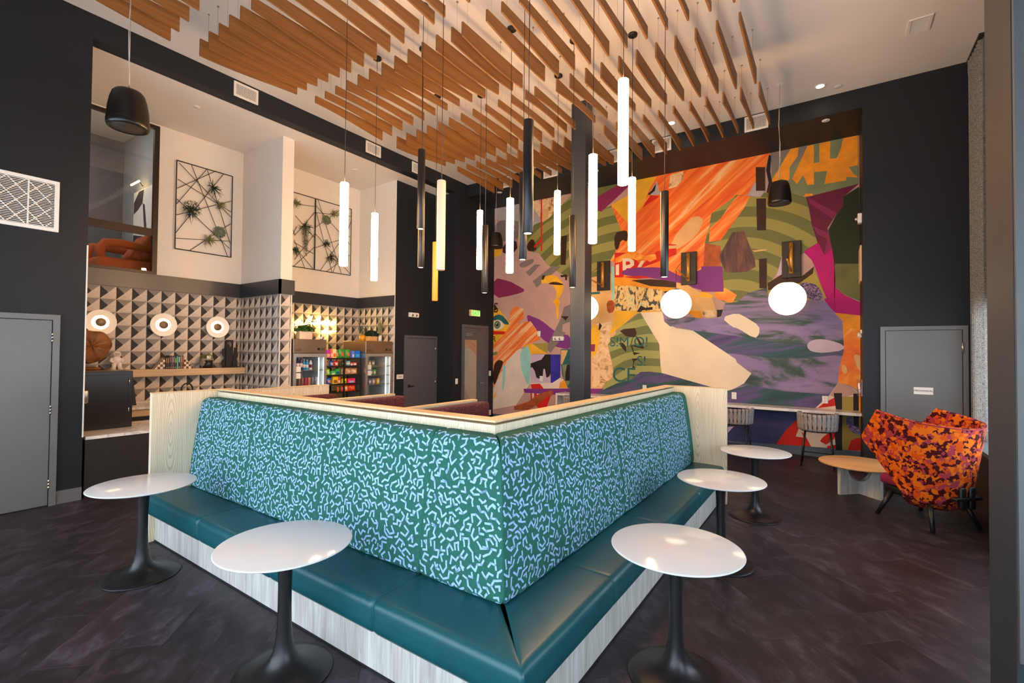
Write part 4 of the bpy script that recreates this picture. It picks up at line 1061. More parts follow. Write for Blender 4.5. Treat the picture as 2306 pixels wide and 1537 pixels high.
def bush(R, n, seed, leaf=.014, flat=.6):
    q = random.Random(seed); mb = MB()
    for k in range(n):
        a = q.uniform(0, 2*PI); r = R*math.sqrt(q.random()); x = q.uniform(.0, R*flat)
        c = Vector((x, r*math.cos(a), r*math.sin(a))); e = Vector((q.uniform(-1, 1), q.uniform(-1, 1), q.uniform(-1, 1))).normalized(); f = e.cross(Vector((q.uniform(-1, 1), q.uniform(-1, 1), 1))).normalized()
        mb.add([c-e*leaf, c+f*leaf*.5, c+e*leaf, c-f*leaf*.5], [(0, 1, 2, 3)], 0)
    return mb
def plant_frame(lab, X, corners, rods):
    t = thing('plant_frame', lab, 'wall art', (X, sum(c[0] for c in corners)/4, corners[2][1]))
    b = MB()
    for k in range(4):
        a, c = corners[k], corners[(k+1) % 4]; b.tube([(X, a[0], a[1]), (X, c[0], c[1])], .009, 6)
    part(b, 'border', M['black'], t)
    for k in range(0, len(rods), 2):
        a, c = rods[k], rods[k+1]
        part(MB().tube([(X-.004, a[0], a[1]), (X-.004, c[0], c[1])], .0055, 5), 'rod', M['black'], t)
    return t
YA0, YA1, ZA0, ZA1 = 3.372, 4.285, 3.53, 5.058
plant_frame('black geometric wire frame with air plants on the white wall by the loft window', -9.375, [(YA0, ZA1), (YA1, ZA1), (YA1, ZA0), (YA0, ZA0)],
  [(3.410,5.025),(4.278,4.284),(3.596,5.056),(4.231,3.532),(3.843,5.054),(3.384,4.301),(3.851,5.056),(4.267,3.789),(4.001,5.073),(3.387,4.574),(4.131,5.060),(3.373,3.787),(3.394,4.737),(4.276,4.382),(3.387,4.393),(4.259,3.690),(4.272,4.589),(3.384,4.111),(3.375,3.707),(4.266,3.828),(4.270,4.162),(3.608,3.539)])
plant_frame('right half of the pair of black wire plant frames on the far white wall', -9.235, [(5.925, 5.058), (6.83, 5.058), (6.83, 3.525), (5.925, 3.525)],
  [(5.976,5.053),(6.599,3.518),(5.940,4.772),(6.352,3.528),(5.937,4.910),(6.811,4.236),(5.954,4.763),(6.830,4.891),(6.556,4.991),(5.933,4.444),(6.826,4.776),(6.375,3.531),(5.921,4.316),(6.817,3.567),(6.814,4.424),(5.914,3.990),(6.061,3.524),(6.569,4.295),(6.202,3.519),(6.816,3.996)])
plant_frame('left half of the pair of black wire plant frames, partly hidden by the white pier', -9.235, [(4.995, 5.058), (5.915, 5.058), (5.915, 3.525), (4.995, 3.525)],
  [(5.451,4.820),(5.919,4.887),(5.468,4.583),(5.921,4.204),(5.463,4.172),(5.915,4.766),(5.453,4.073),(5.695,3.533),(5.453,4.025),(5.900,3.863),(5.468,3.667),(5.908,4.289),(5.468,3.932),(5.890,3.537),(5.463,3.534),(5.919,4.016),(5.229,4.738),(5.463,4.172),(5.177,3.666),(5.510,4.375)])
def wallplant(p, X, kind, R, seed, lab, cat='air plant'):
    t = thing('air_plant' if kind != 'r' else 'succulent', lab, cat if kind != 'r' else 'succulent', (X, p[0], p[1]))
    if kind == 's': spiky(34, R, seed, .25).build('leaves', M['leaf_dark'], t)
    if kind == 'g': spiky(40, R, seed, .1).build('leaves', M['leaf_pale'], t)
    if kind == 'r': rosette(R, seed).build('leaves', M['leaf_grey'], t)
    if kind == 'b':
        bush(R*.75, 420, seed).build('foliage', M['leaf_dark'], t); spiky(22, R, seed, .7).build('leaves', M['leaf_dark'], t)
    if kind == 't':
        spiky(30, R, seed, .3).build('leaves', M['leaf_dark'], t)
        q = random.Random(seed); mb = MB()
        for k in range(700):
            v = q.random(); w_ = .085*(1-v*.75); c = Vector((q.uniform(0, .07), q.uniform(-w_, w_)+.03*v, -.02-.62*v*q.uniform(.6, 1))); e = Vector((q.uniform(-1, 1), q.uniform(-1, 1), q.uniform(-1, 1))).normalized()*.011; f = e.cross(Vector((1, .3, .2))).normalized()*.007
            mb.add([c-e, c+f, c+e, c-f], [(0, 1, 2, 3)])
        mb.build('trailing_foliage', M['leaf_grey'], t)
for p, X, k, R, lab in (([(3.949,4.747)], -9.37, 's', .19, 'spidery air plant near the top of the left wire frame'), ([(3.602,4.266)], -9.37, 'b', .19, 'bushy plant cluster at the left side of the left wire frame'), ([(4.072,4.471)], -9.37, 'g', .12, 'small green air plant at the right of the left wire frame'), ([(4.072,3.956)], -9.37, 'r', .085, 'grey rosette succulent low in the left wire frame'), ([(3.895,3.781)], -9.37, 'g', .15, 'green air plant at the bottom of the left wire frame'),
    ([(5.476,4.850)], -9.23, 'g', .13, 'air plant at the upper left of the far wire frames beside the pier'), ([(5.670,4.411)], -9.23, 't', .19, 'spidery plant with a long trailing vine in the far wire frames'), ([(6.365,4.839)], -9.23, 'g', .14, 'air plant near the top of the right far wire frame'), ([(6.180,4.653)], -9.23, 'r', .085, 'grey rosette succulent in the right far wire frame'), ([(6.176,4.140)], -9.23, 's', .13, 'air plant in the middle of the right far wire frame'), ([(6.296,3.867)], -9.23, 's', .17, 'spidery air plant at the bottom of the right far wire frame'), ([(5.469,3.860)], -9.23, 's', .12, 'dark air plant low beside the pier'), ([(6.598,4.406)], -9.23, 'g', .15, 'pale air plant behind the larger left lit tube')):
    wallplant(p[0], X, k, R, int(R*1000)+len(lab), lab)

# ================================================================== LOFT ROOM
lc = thing('loft_armchair', 'rust orange velvet armchair with a looped arm seen through the loft window', 'chair', (-10.2, 2.9, 3.02))
rv = mat('rust velvet', (158, 74, 22), .8, var=.12, vscale=4)
MB().rbox(-.45, .4, -.47, .4, .0, .29, .08, 4).build('base', rv, lc)
MB().tube([(.3, -.38, .24), (.3, -.4, .42), (.3, -.33, .52), (.3, -.15, .545), (.3, .1, .53), (.3, .36, .49)], .07, 14).build('arm', rv, lc)
MB().tube([(-.35, -.38, .24), (-.35, -.4, .42), (-.35, -.33, .52), (-.35, -.15, .545), (-.35, .1, .53), (-.35, .36, .49)], .07, 14).build('arm', rv, lc)
Mt = Matrix.Translation((.02, .2, .5)) @ Matrix.Rotation(-.5, 4, 'X')
MB().rbox(-.3, .3, -.09, .09, -.22, .3, .07, 4, M=Mt).build('back_cushion', rv, lc)
MB().ball((.1, .22, .4), .2, sc=(1.2, .8, .8)).build('pillow', rv, lc)
pc = thing('loft_picture', 'large black and white abstract picture on the loft wall', 'picture', (-10.8, 3.375, 4.3))
part(MB().box(-11.27, -10.2, 3.345, 3.379, 3.72, 4.82), 'canvas', mat('white canvas', (230, 228, 224), .6), pc)
gk = mat('charcoal paint strokes', (62, 62, 66), .7)
part(MB().prism([(-11.25, 4.62), (-11.0, 4.80), (-10.75, 4.80), (-10.82, 4.55), (-11.05, 4.45), (-11.25, 4.4)], 1, 3.343, 3.3445).prism([(-10.8, 4.55), (-10.7, 4.5), (-10.6, 4.1), (-10.5, 3.74), (-10.6, 3.74), (-10.72, 4.1)], 1, 3.343, 3.3445).prism([(-11.25, 3.74), (-11.25, 4.0), (-10.7, 3.9), (-10.25, 3.74)], 1, 3.343, 3.3445), 'painted_shapes', gk, pc)
pla = thing('picture_lamp', 'slim brass picture lamp glowing above the loft picture', 'wall lamp', (-10.9, 3.37, 4.92))
MB().tube([(-.2, -.12, .0), (.2, -.12, .0)], .016, 10).build('lamp_bar', glow('picture lamp glow', (1, .62, .22), 14), pla)
MB().tube([(0, 0, -.03), (0, -.06, .06), (0, -.11, .02)], .008, 8).build('arm', M['black'], pla)

# ================================================================== GLASS-DOOR FRIDGES
M['fr_in'] = mat('fridge liner', (190, 200, 204), .4, var=.03)
def fridge(lab, y0, y1, lz):
    t = thing('display_fridge', lab, 'fridge', (-8.42, (y0+y1)/2, 0), group='glass door fridges')
    xb, xf = -8.79, -8.06
    part(MB().box(xb, xf, y0, y0+.03, 0, 1.74).box(xb, xf, y1-.03, y1, 0, 1.74).box(xb, xf, y0, y1, 0, .12).box(xb, xb+.03, y0, y1, .12, 1.74), 'cabinet', M['steel'], t)
    part(MB().box(xb+.031, xb+.035, y0+.03, y1-.03, .12, 1.74).box(xb+.035, xf-.02, y0+.031, y0+.034, .12, 1.74).box(xb+.035, xf-.02, y1-.034, y1-.031, .12, 1.74), 'liner', M['fr_in'], t)
    hd = part(MB().rbox(xb, xf+.02, y0, y1, 1.742, 2.0, .006, 1, smooth=False), 'header', mat('warm brushed steel', (150, 128, 108), .32, .85, var=.08), t)
    part(MB().box(xf+.0205, xf+.023, y1-.19, y1-.14, 1.80, 1.84), 'display', mat('black display', (20, 14, 14), .2), hd)
    part(MB().box(xf+.0205, xf+.026, y1-.105, y1-.08, 1.79, 1.84), 'switch', mat('green switch', (30, 90, 50), .4), hd)
    part(MB().box(xf+.0205, xf+.026, y1-.06, y1-.035, 1.79, 1.84), 'switch', mat('red switch', (140, 30, 34), .4), hd)
    part(MB().box(xf+.0205, xf+.022, y0+.03, y0+.16, 1.775, 1.825), 'name_plate', mat('brushed plate', (132, 110, 92), .3, .8), hd)
    dr = part(MB().box(xf, xf+.03, y0, y0+.055, .12, 1.735).box(xf, xf+.03, y1-.055, y1, .12, 1.735).box(xf, xf+.03, y0+.055, y1-.055, 1.675, 1.735).box(xf, xf+.03, y0+.055, y1-.055, .12, .2), 'door_frame', mat('brushed aluminium', (196, 194, 192), .3, .8), t)
    part(MB().box(xf+.012, xf+.018, y0+.055, y1-.055, .2, 1.675), 'pane', M['pane'], dr)
    part(MB().box(xf+.0185, xf+.0195, y0+.06, y0+.15, 1.40, 1.50), 'label', M['white_plastic'], dr)
    part(MB().box(xf+.0185, xf+.0195, y0+.06, y0+.15, 1.28, 1.38), 'label', M['white_plastic'], dr)
    part(MB().box(xf-.07, xf-.055, y1-.11, y1-.098, .2, 1.66), 'led_strip', glow('fridge led', (.95, 1.0, .92), 7.0), t)
    for z in lz: part(MB().box(xb+.036, xf-.03, y0+.036, y1-.036, z-.012, z), 'shelf', M['steel'], t)
    return t
fridge('left glass door drinks fridge beside the white pier', 4.765, 5.435, (1.43, 1.12, .8, .45))
fridge('right glass door fridge beside the slate door with its steel side showing', 6.35, 7.06, (1.47, 1.275, 1.08, .8, .45))
def bottle(kind, x, y, z, h, r, body, cap, lab, group):
    t = thing(kind, lab, 'bottle' if kind == 'drink_bottle' else 'can', (x, y, z+.001), group=group)
    if kind == 'drink_bottle':
        MB().lathe([(.001, 0), (r*.9, 0), (r, h*.06), (r, h*.58), (r*.8, h*.72), (r*.42, h*.85), (r*.4, h*.9), (.001, h*.9)], n=14).build('bottle_body', body, t)
        MB().lathe([(.001, h*.9), (r*.46, h*.9), (r*.46, h), (.001, h)], n=12).build('cap', cap, t)
        MB().lathe([(r*1.01, h*.2), (r*1.01, h*.5)], n=14).build('label_band', cap, t)
    else:
        MB().lathe([(.001, 0), (r*.85, 0), (r, h*.06), (r, h*.9), (r*.86, h), (.001, h)], n=14).build('can_body', body, t)
        MB().lathe([(.001, h), (r*.84, h), (r*.8, h+.002), (.001, h+.002)], n=14).build('lid', M['chrome'], t)
nb = mat('navy drink', (24, 34, 110), .2); cy = mat('cyan drink', (0, 128, 200), .2); cy2 = mat('bright cyan drink', (0, 170, 226), .2); mr = mat('maroon drink', (104, 30, 52), .3); wc = mat('white cap', (226, 226, 232), .4)
for k, (yy, h, bdy, cap, nm) in enumerate([(4.86, .25, nb, wc, 'first navy sports bottle from the left in the left fridge'), (4.92, .25, nb, wc, 'second navy sports bottle in the left fridge'), (4.985, .25, nb, wc, 'third navy sports bottle in the left fridge'), (5.045, .2, cy, wc, 'blue drink bottle left of the bright cyan one'), (5.105, .19, cy2, wc, 'bright cyan drink bottle in the left fridge'), (5.175, .2, wc, mr, 'white bottle with maroon top in the left fridge')]):
    bottle('drink_bottle', -8.15, yy, 1.43, h, .029, bdy, cap, nm, 'bottles in the left fridge')
for k, (c, nm) in enumerate([((110, 96, 110), 'mauve grey'), ((130, 110, 96), 'taupe'), ((150, 96, 104), 'dusty rose'), ((186, 50, 96), 'magenta'), ((196, 130, 112), 'peach'), ((120, 124, 134), 'blue grey'), ((140, 140, 146), 'silver')]):
    bottle('drink_can', -8.15, 4.88+.068*k, 1.12, .165, .028, mat('can '+nm, c, .3, .3), wc, nm+' tall drink can on the lower shelf of the left fridge', 'cans in the left fridge')

# ================================================================== SNACK RACK AND SNACKS
rk = thing('snack_rack', 'black wire snack rack filled with packets between the two fridges', 'rack', (-8.35, 5.9, 0))
RL = [1.63, 1.47, 1.30, 1.12, .955, .6, .2]
for y in (5.475, 5.925, 6.325):
    part(MB().box(-8.62, -8.60, y-.014, y+.014, 0, 1.63).box(-8.17, -8.15, y-.014, y+.014, 0, 1.63), 'upright', M['black'], rk)
for z in RL:
    part(MB().box(-8.62, -8.15, 5.48, 5.912, z-.012, z), 'shelf', M['black'], rk); part(MB().box(-8.62, -8.15, 5.938, 6.32, z-.012, z), 'shelf', M['black'], rk)
    part(MB().box(-8.152, -8.148, 5.48, 6.32, z, z+.018), 'shelf_lip', M['black'], rk)
shelfw = ['top', 'second', 'third', 'fourth', 'fifth']
def snack(rect, rgb, acc_, kind, lev, lab):
    (ya, za), (yb, zb) = rect[0], rect[1]
    w_ = abs(yb-ya)*.96; h_ = max(.06, min(abs(za-zb), .19 if lev else .22)); yc = (ya+yb)/2; z0 = RL[lev]+.001
    t = thing('snack_box' if kind == 'b' else 'snack_bag' if kind == 'g' else 'snack_cup', lab, {'b': 'box', 'g': 'bag', 'c': 'cup'}[kind], (-8.26, yc, z0), group='snacks on the rack')
    rgb = tuple(min(255, int(v*1.12+12)) for v in rgb); m1 = mat('packet', rgb, .35, var=.1, vscale=20); m2 = mat('packet label', acc_, .4, var=.2, vscale=40)
    if kind == 'b':
        MB().rbox(0, .07, -w_/2, w_/2, 0, h_, .003, 1, smooth=False).build('carton', m1, t)
        MB().box(.0705, .0712, -w_*.33, w_*.33, h_*.18, h_*.55).build('label', m2, t)
    elif kind == 'g':
        def f(u, v):
            b = math.sin(PI*u)**.6*math.sin(PI*min(1, max(0, v*1.02)))**.5
            return (.02+.038*b, -w_/2+w_*u+.006*math.sin(9*v), h_*v)
        MB().grid(f, 8, 8).grid(lambda u, v: (.02-.02*math.sin(PI*u)*math.sin(PI*v), -w_/2+w_*u, h_*v), 4, 4).build('packet', m1, t)
        MB().grid(lambda u, v: (f(.25+.5*u, .25+.4*v)[0]+.002, f(.25+.5*u, .25+.4*v)[1], h_*(.25+.4*v)), 4, 4).build('label', m2, t)
    else:
        r = min(w_/2, .05)
        MB().lathe([(.001, 0), (r*.8, 0), (r, h_*.9), (r*1.05, h_*.92), (r*1.05, h_), (.001, h_)], (.05, 0, 0), 16).build('cup', m1, t); MB().lathe([(r*.9, h_*.3), (r*.985, h_*.7)], (.05, 0, 0), 16).build('label', m2, t)
SN = [
 ([(5.468,1.748),(5.534,1.573)], (150, 40, 150), (210, 110, 190), 'b', 0, 'magenta box at the left end of the top rack shelf'), ([(5.533,1.748),(5.632,1.572)], (170, 40, 160), (240, 200, 120), 'b', 0, 'second magenta box on the top rack shelf'),
 ([(5.632,1.765),(5.676,1.575)], (228, 100, 30), (240, 220, 200), 'b', 0, 'orange box left of the cream carton on the top rack shelf'), ([(5.674,1.765),(5.763,1.574)], (236, 196, 160), (240, 120, 20), 'b', 0, 'cream and orange carton on the top rack shelf'),
 ([(5.764,1.763),(5.839,1.584)], (70, 120, 40), (200, 160, 90), 'g', 0, 'narrow green bag on the top rack shelf'), ([(5.841,1.775),(5.992,1.582)], (40, 120, 44), (190, 110, 50), 'g', 0, 'large green bag in the middle of the top rack shelf'), ([(5.993,1.766),(6.116,1.576)], (48, 124, 40), (196, 120, 60), 'g', 0, 'green bag right of the large green one on the top rack shelf'),
 ([(6.127,1.730),(6.190,1.571)], (80, 100, 190), (220, 220, 240), 'b', 0, 'slim blue box on the top rack shelf'), ([(6.191,1.730),(6.334,1.569)], (0, 90, 190), (60, 170, 230), 'b', 0, 'wide bright blue box at the right end of the top rack shelf'),
 ([(5.483,1.560),(5.537,1.435)], (190, 40, 50), (240, 120, 130), 'g', 1, 'red packet at the left of the second rack shelf'), ([(5.541,1.548),(5.624,1.433)], (150, 92, 60), (190, 130, 90), 'g', 1, 'brown packet on the second rack shelf'), ([(5.628,1.546),(5.727,1.420)], (40, 80, 160), (190, 200, 230), 'g', 1, 'blue packet on the second rack shelf'), ([(5.729,1.548),(5.839,1.427)], (190, 50, 40), (240, 220, 210), 'g', 1, 'red and white packet on the second rack shelf'),
 ([(5.902,1.542),(5.988,1.430)], (44, 52, 36), (150, 140, 110), 'g', 1, 'dark green packet on the second rack shelf'), ([(5.998,1.540),(6.092,1.428)], (110, 170, 210), (230, 220, 200), 'c', 1, 'pale blue tub on the second rack shelf'), ([(6.098,1.500),(6.163,1.426)], (220, 110, 110), (250, 220, 220), 'c', 1, 'pink cup left on the second rack shelf'), ([(6.168,1.505),(6.253,1.426)], (216, 90, 96), (250, 220, 220), 'c', 1, 'pink cup right on the second rack shelf'),
 ([(5.483,1.393),(5.556,1.260)], (240, 120, 20), (250, 190, 60), 'g', 2, 'orange packet at the left of the third rack shelf'), ([(5.558,1.391),(5.646,1.256)], (150, 200, 40), (230, 230, 220), 'g', 2, 'lime packet on the third rack shelf'), ([(5.649,1.340),(5.749,1.251)], (60, 170, 90), (230, 230, 230), 'b', 2, 'green carton on the third rack shelf'), ([(5.750,1.366),(5.851,1.239)], (40, 150, 50), (10, 70, 170), 'b', 2, 'green and blue carton on the third rack shelf'),
 ([(5.901,1.391),(6.001,1.244)], (170, 130, 104), (90, 100, 170), 'g', 2, 'tan chip bag at the left of the right bay'), ([(6.004,1.388),(6.148,1.246)], (176, 130, 96), (220, 200, 190), 'g', 2, 'tan chip bag in the middle of the right bay'), ([(6.149,1.376),(6.289,1.244)], (180, 136, 96), (240, 210, 170), 'g', 2, 'tan chip bag at the right of the right bay'),
 ([(5.477,1.230),(5.550,1.147)], (20, 60, 170), (90, 130, 210), 'g', 3, 'dark blue packet at the left of the fourth rack shelf'), ([(5.564,1.219),(5.681,1.078)], (30, 80, 190), (230, 160, 150), 'g', 3, 'blue packet with pink label on the fourth rack shelf'), ([(5.685,1.228),(5.811,1.066)], (236, 176, 20), (150, 90, 40), 'b', 3, 'yellow box on the fourth rack shelf'), ([(5.813,1.215),(5.859,1.071)], (190, 60, 70), (240, 230, 230), 'b', 3, 'thin red and white box on the fourth rack shelf'),
 ([(5.905,1.177),(6.004,1.070)], (226, 200, 20), (60, 150, 40), 'b', 3, 'yellow and green box on the fourth rack shelf'), ([(6.035,1.177),(6.219,1.073)], (220, 30, 90), (150, 190, 230), 'b', 3, 'wide pink box on the fourth rack shelf'),
 ([(5.907,1.042),(5.967,0.902)], (210, 60, 40), (240, 220, 200), 'g', 4, 'narrow red packet on the lowest visible rack shelf'), ([(5.968,1.042),(6.075,0.895)], (228, 110, 40), (240, 220, 200), 'g', 4, 'orange packet on the lowest visible rack shelf'), ([(6.083,1.043),(6.258,0.889)], (200, 30, 24), (240, 110, 30), 'g', 4, 'large red chip bag on the lowest visible rack shelf'), ([(5.812,1.029),(5.858,0.914)], (190, 90, 40), (230, 160, 60), 'g', 4, 'small orange packet by the rack upright on the lowest visible shelf')]
for a in SN: snack(*a)
# goods in the right fridge
for k, (yy, lev, c, nm) in enumerate([(6.44, 1.275, (120, 96, 84), 'brown deli pack'), (6.52, 1.275, (150, 130, 110), 'tan deli pack'), (6.60, 1.275, (70, 150, 180), 'aqua deli pack'), (6.68, 1.275, (90, 170, 60), 'green deli pack'), (6.46, 1.47, (150, 110, 90), 'upper brown snack pack'), (6.55, 1.47, (110, 140, 150), 'upper grey blue snack pack'), (6.64, 1.47, (130, 110, 90), 'upper tan snack pack'), (6.46, 1.08, (150, 140, 160), 'pale lilac packet'), (6.56, 1.08, (110, 120, 170), 'periwinkle packet'), (6.66, 1.08, (170, 160, 190), 'lavender packet'), (6.78, 1.08, (220, 180, 40), 'yellow packet')]):
    t = thing('chilled_pack', nm+' in the right fridge', 'packet', (-8.2, yy, lev+.001), group='goods in the right fridge')
    MB().rbox(-.02, .05, -.035, .035, 0, .12, .008, 2).build('pack', mat('chilled pack', c, .4, var=.2, vscale=30), t)
    MB().box(.0505, .0512, -.025, .025, .03, .08).build('label', M['white_plastic'], t)

# ================================================================== PLANTS ON TOP OF THE FRIDGES
def leafy(R, n, seed, leaf, ell=(1, 1, .7)):
    q = random.Random(seed); mb = MB()
    for k in range(n):
        d = Vector((q.gauss(0, 1), q.gauss(0, 1), abs(q.gauss(0, 1)))).normalized()*R*q.uniform(.5, 1); c = Vector((d.x*ell[0], d.y*ell[1], d.z*ell[2]))
        e = Vector((q.uniform(-1, 1), q.uniform(-1, 1), q.uniform(-.4, 1))).normalized(); f = e.cross(Vector((q.uniform(-1, 1), q.uniform(-1, 1), 1))).normalized()
        mb.add([c-e*leaf, c+f*leaf*.5, c+e*leaf, c-f*leaf*.5], [(0, 1, 2, 3)])
    return mb
def branches(n, H_, seed, leaf, m_, t, z0, spread=.12):
    q = random.Random(seed); sb = MB(); lb = MB()
    for k in range(n):
        a = q.uniform(0, 2*PI); R = spread*q.uniform(.3, 1.2); h_ = H_*q.uniform(.6, 1.05); pts = [Vector((R*v*v*math.cos(a), R*v*v*math.sin(a), z0+h_*v)) for v in (0, .33, .66, 1)]
        sb.tube(pts, .003, 4)
        for j in range(14):
            v = q.uniform(.25, 1); c = Vector((R*v*v*math.cos(a), R*v*v*math.sin(a), z0+h_*v))+Vector((q.uniform(-.025, .025), q.uniform(-.025, .025), 0)); e = Vector((q.uniform(-1, 1), q.uniform(-1, 1), q.uniform(-.3, 1))).normalized(); f = e.cross(Vector((.3, .2, 1))).normalized()
            lb.add([c-e*leaf, c+f*leaf*.7, c+e*leaf, c-f*leaf*.7], [(0, 1, 2, 3)])
    sb.build('stems', m_, t); lb.build('leaves', m_, t)
TZ = 2.001
pw_ = mat('cream planter', (228, 206, 184), .5)
def planter(lab, x, y, L, hh, R, m_, seed, mleaf):
    t = thing('planter_box', lab, 'planter', (x, y, TZ))
    MB().rbox(-.06, .06, -L/2, L/2, 0, hh, .006, 2, smooth=False).build('pot', m_, t)
    o = leafy(1.0, 900, seed, .028, (.1, R, .12)).build('foliage', mleaf, t); o.location = (0, 0, hh)
planter('cream box planter with bright green foliage on the left fridge before the neon', -8.2, 5.07, .26, .15, .2, pw_, 3, M['leaf'])
planter('tan box planter with dark green foliage on the right fridge', -8.25, 6.66, .22, .11, .19, mat('tan planter', (218, 166, 108), .5), 4, M['leaf_dark'])
t = thing('potted_plant', 'round orange pot with tall sprigs on the left fridge', 'potted plant', (-8.36, 5.27, TZ)); op = mat('orange ceramic', (206, 128, 40), .4)
MB().ball((0, 0, .085), .085, sc=(1, 1.1, 1)).build('pot', op, t); branches(9, .36, 2, .022, M['leaf_dark'], t, .12, .2)
t = thing('potted_plant', 'yellow pot with grey green eucalyptus sprigs on the right fridge', 'potted plant', (-8.25, 6.42, TZ)); MB().lathe([(.001, 0), (.055, 0), (.065, .06), (.06, .12), (.001, .12)], n=18).build('pot', mat('yellow ceramic', (228, 156, 30), .4), t); branches(8, .34, 6, .022, M['leaf_grey'], t, .1, .14)
t = thing('snake_plant', 'snake plant with upright blades in a white vase on the right fridge', 'potted plant', (-8.22, 6.86, TZ)); MB().lathe([(.001, 0), (.04, 0), (.042, .13), (.036, .13), (.001, .12)], n=18).build('pot', M['white_plastic'], t)
q = random.Random(9)
for k in range(8):
    a = 2*PI*k/8; h_ = q.uniform(.3, .46); r = q.uniform(.03, .09)
    MB().tube([(.012*math.cos(a), .012*math.sin(a), .1), (.02*math.cos(a), .02*math.sin(a), .1+h_*.3), (r*.6*math.cos(a), r*.6*math.sin(a), .1+h_*.7), (r*math.cos(a), r*math.sin(a), .1+h_)], [.008, .013, .011, .002], 5).build('blade', M['leaf_pale'], t)
tag(MB().lathe([(.001, 0), (.04, 0), (.045, .13), (.04, .13), (.035, .01), (.001, .01)], n=20).build('white_cup', M['white_plastic'], None, (-8.2, 4.81, TZ)), 'white cup at the left corner of the left fridge top', 'cup')
t = thing('tall_cane_plant', 'thin dark bamboo cane standing behind the left fridge by the pier', 'plant', (-9.0, 4.95, 0))
MB().tube([(0, 0, 1.1), (.01, .02, 1.9), (-.01, .0, 2.5), (.01, .03, 2.68)], [.014, .013, .011, .004], 8).tube([(.0, .01, 2.2), (.05, .08, 2.45)], [.006, .002], 6).tube([(0, 0, 0), (0, 0, 1.1)], .014, 8).build('cane', M['leaf_dark'], t)
t = thing('figurine_bird', 'small white bird-like ornament at the right of the left fridge top', 'ornament', (-8.15, 5.385, TZ))
MB().ball((0, 0, .03), .03, sc=(1, 1.2, .8)).ball((0, .03, .065), .018).tube([(0, .0, .04), (0, -.05, .02)], [.02, .004], 8).build('body', M['white_plastic'], t)

# ================================================================== NEON SIGN
nz = thing('neon_sign', 'glowing warm white neon script sign on the tiles behind the plants', 'neon sign', (-9.24, 5.9, 2.3))
npts = [(5.508,2.299),(5.548,2.394),(5.529,2.327),(5.572,2.249),(5.634,2.332),(5.654,2.407),(5.627,2.359),(5.678,2.308),(5.734,2.405),(5.721,2.337),(5.778,2.367),(5.820,2.450),(5.878,2.522),(5.850,2.438),(5.823,2.342),(5.881,2.372),(5.925,2.429),(5.911,2.346),(5.971,2.363),(6.015,2.448),(6.074,2.528),(6.045,2.436),(6.017,2.345),(6.077,2.369),(6.122,2.420),(6.162,2.359),(6.200,2.417),(6.186,2.360),(6.240,2.363),(6.294,2.450),(6.272,2.365),(6.335,2.368),(6.382,2.448),(6.360,2.355),(6.416,2.358),(6.455,2.452)]
def smooth_path(p, n=5):
    out = []
    for i in range(len(p)-1):
        p0, p1, p2, p3 = p[max(i-1, 0)], p[i], p[i+1], p[min(i+2, len(p)-1)]
        for k in range(n):
            t = k/n
            out.append(tuple(.5*(2*b+(c-a)*t+(2*a-5*b+4*c-d)*t*t+(3*b-a-3*c+d)*t**3) for a, b, c, d in zip(p0, p1, p2, p3)))
    return out+[p[-1]]
part(MB().tube([(-9.22, a, b) for a, b in smooth_path(npts)], .010, 6), 'script_tube', M['neon'], nz)
part(MB().tube([(-9.22, a, b) for a, b in [(6.103,2.210),(6.467,2.221)]], .010, 6).tube([(-9.22, a, b) for a, b in [(6.104,2.165),(6.355,2.172)]], .010, 6), 'underline_tube', M['neon'], nz)
part(MB().tube([(-9.22, a, b) for a, b in [(5.518,2.168),(5.637,2.186)]], .010, 6).tube([(-9.22, a, b) for a, b in smooth_path([(5.516,2.234),(5.565,2.276),(5.622,2.225),(5.566,2.183)])], .010, 6), 'script_tube', M['neon'], nz)
cb_ = MB()
for a, b in npts[::6]: cb_.tube([(-9.262, a, b), (-9.225, a, b)], .004, 5)
part(cb_, 'standoffs', M['white_plastic'], nz)

# ================================================================== PAINTED COLLAGE MURAL
MM = []; MI = {}
def paint(key, m): MI[key] = len(MM); MM.append(m)
def pc_(key, rgb, var=.08, vs=3.0): paint(key, mat('mural '+key, rgb, .6, var=var, vscale=vs, spec=.3))
def two_tone(key, a, b, scale, rot, dist=2.5, thr=.5, kind='wave', dscale=.8, soft=.02):
    m, nt, bs = newmat('mural '+key)
    if kind == 'wave':
        wv = nt.nodes.new('ShaderNodeTexWave'); wv.wave_type = 'RINGS'; wv.rings_direction = 'Y'; wv.inputs['Scale'].default_value = scale; wv.inputs['Distortion'].default_value = dist; wv.inputs['Detail'].default_value = 1.2; wv.inputs['Detail Scale'].default_value = dscale
        v = coords(nt, 'Object', (1, 1, 1)); v.node.inputs['Location'].default_value = (-rot[0], 0, -rot[1]); nt.links.new(v, wv.inputs['Vector']); f = wv.outputs['Fac']
    else: f = tnoise(nt, coords(nt, 'Object', scale, rot), 1.0, 5, .6, dist)
    c = ramp(nt, f, [(max(0, thr-soft), lin(a)), (min(1, thr+soft), lin(b))])
    nt.links.new(c, bs.inputs['Base Color']); bs.inputs['Roughness'].default_value = .6
    paint(key, m)
def multi(key, stops, scale, rot, dist=.6, detail=5):
    m, nt, bs = newmat('mural '+key)
    v = coords(nt, 'Object', tuple(1/q for q in scale), rot); v.node.vector_type = 'TEXTURE'
    f = tnoise(nt, v, 1.0, detail, .6, dist)
    c = ramp(nt, f, [(p, lin(q)) for p, q in stops]); nt.links.new(c, bs.inputs['Base Color']); bs.inputs['Roughness'].default_value = .6
    paint(key, m)
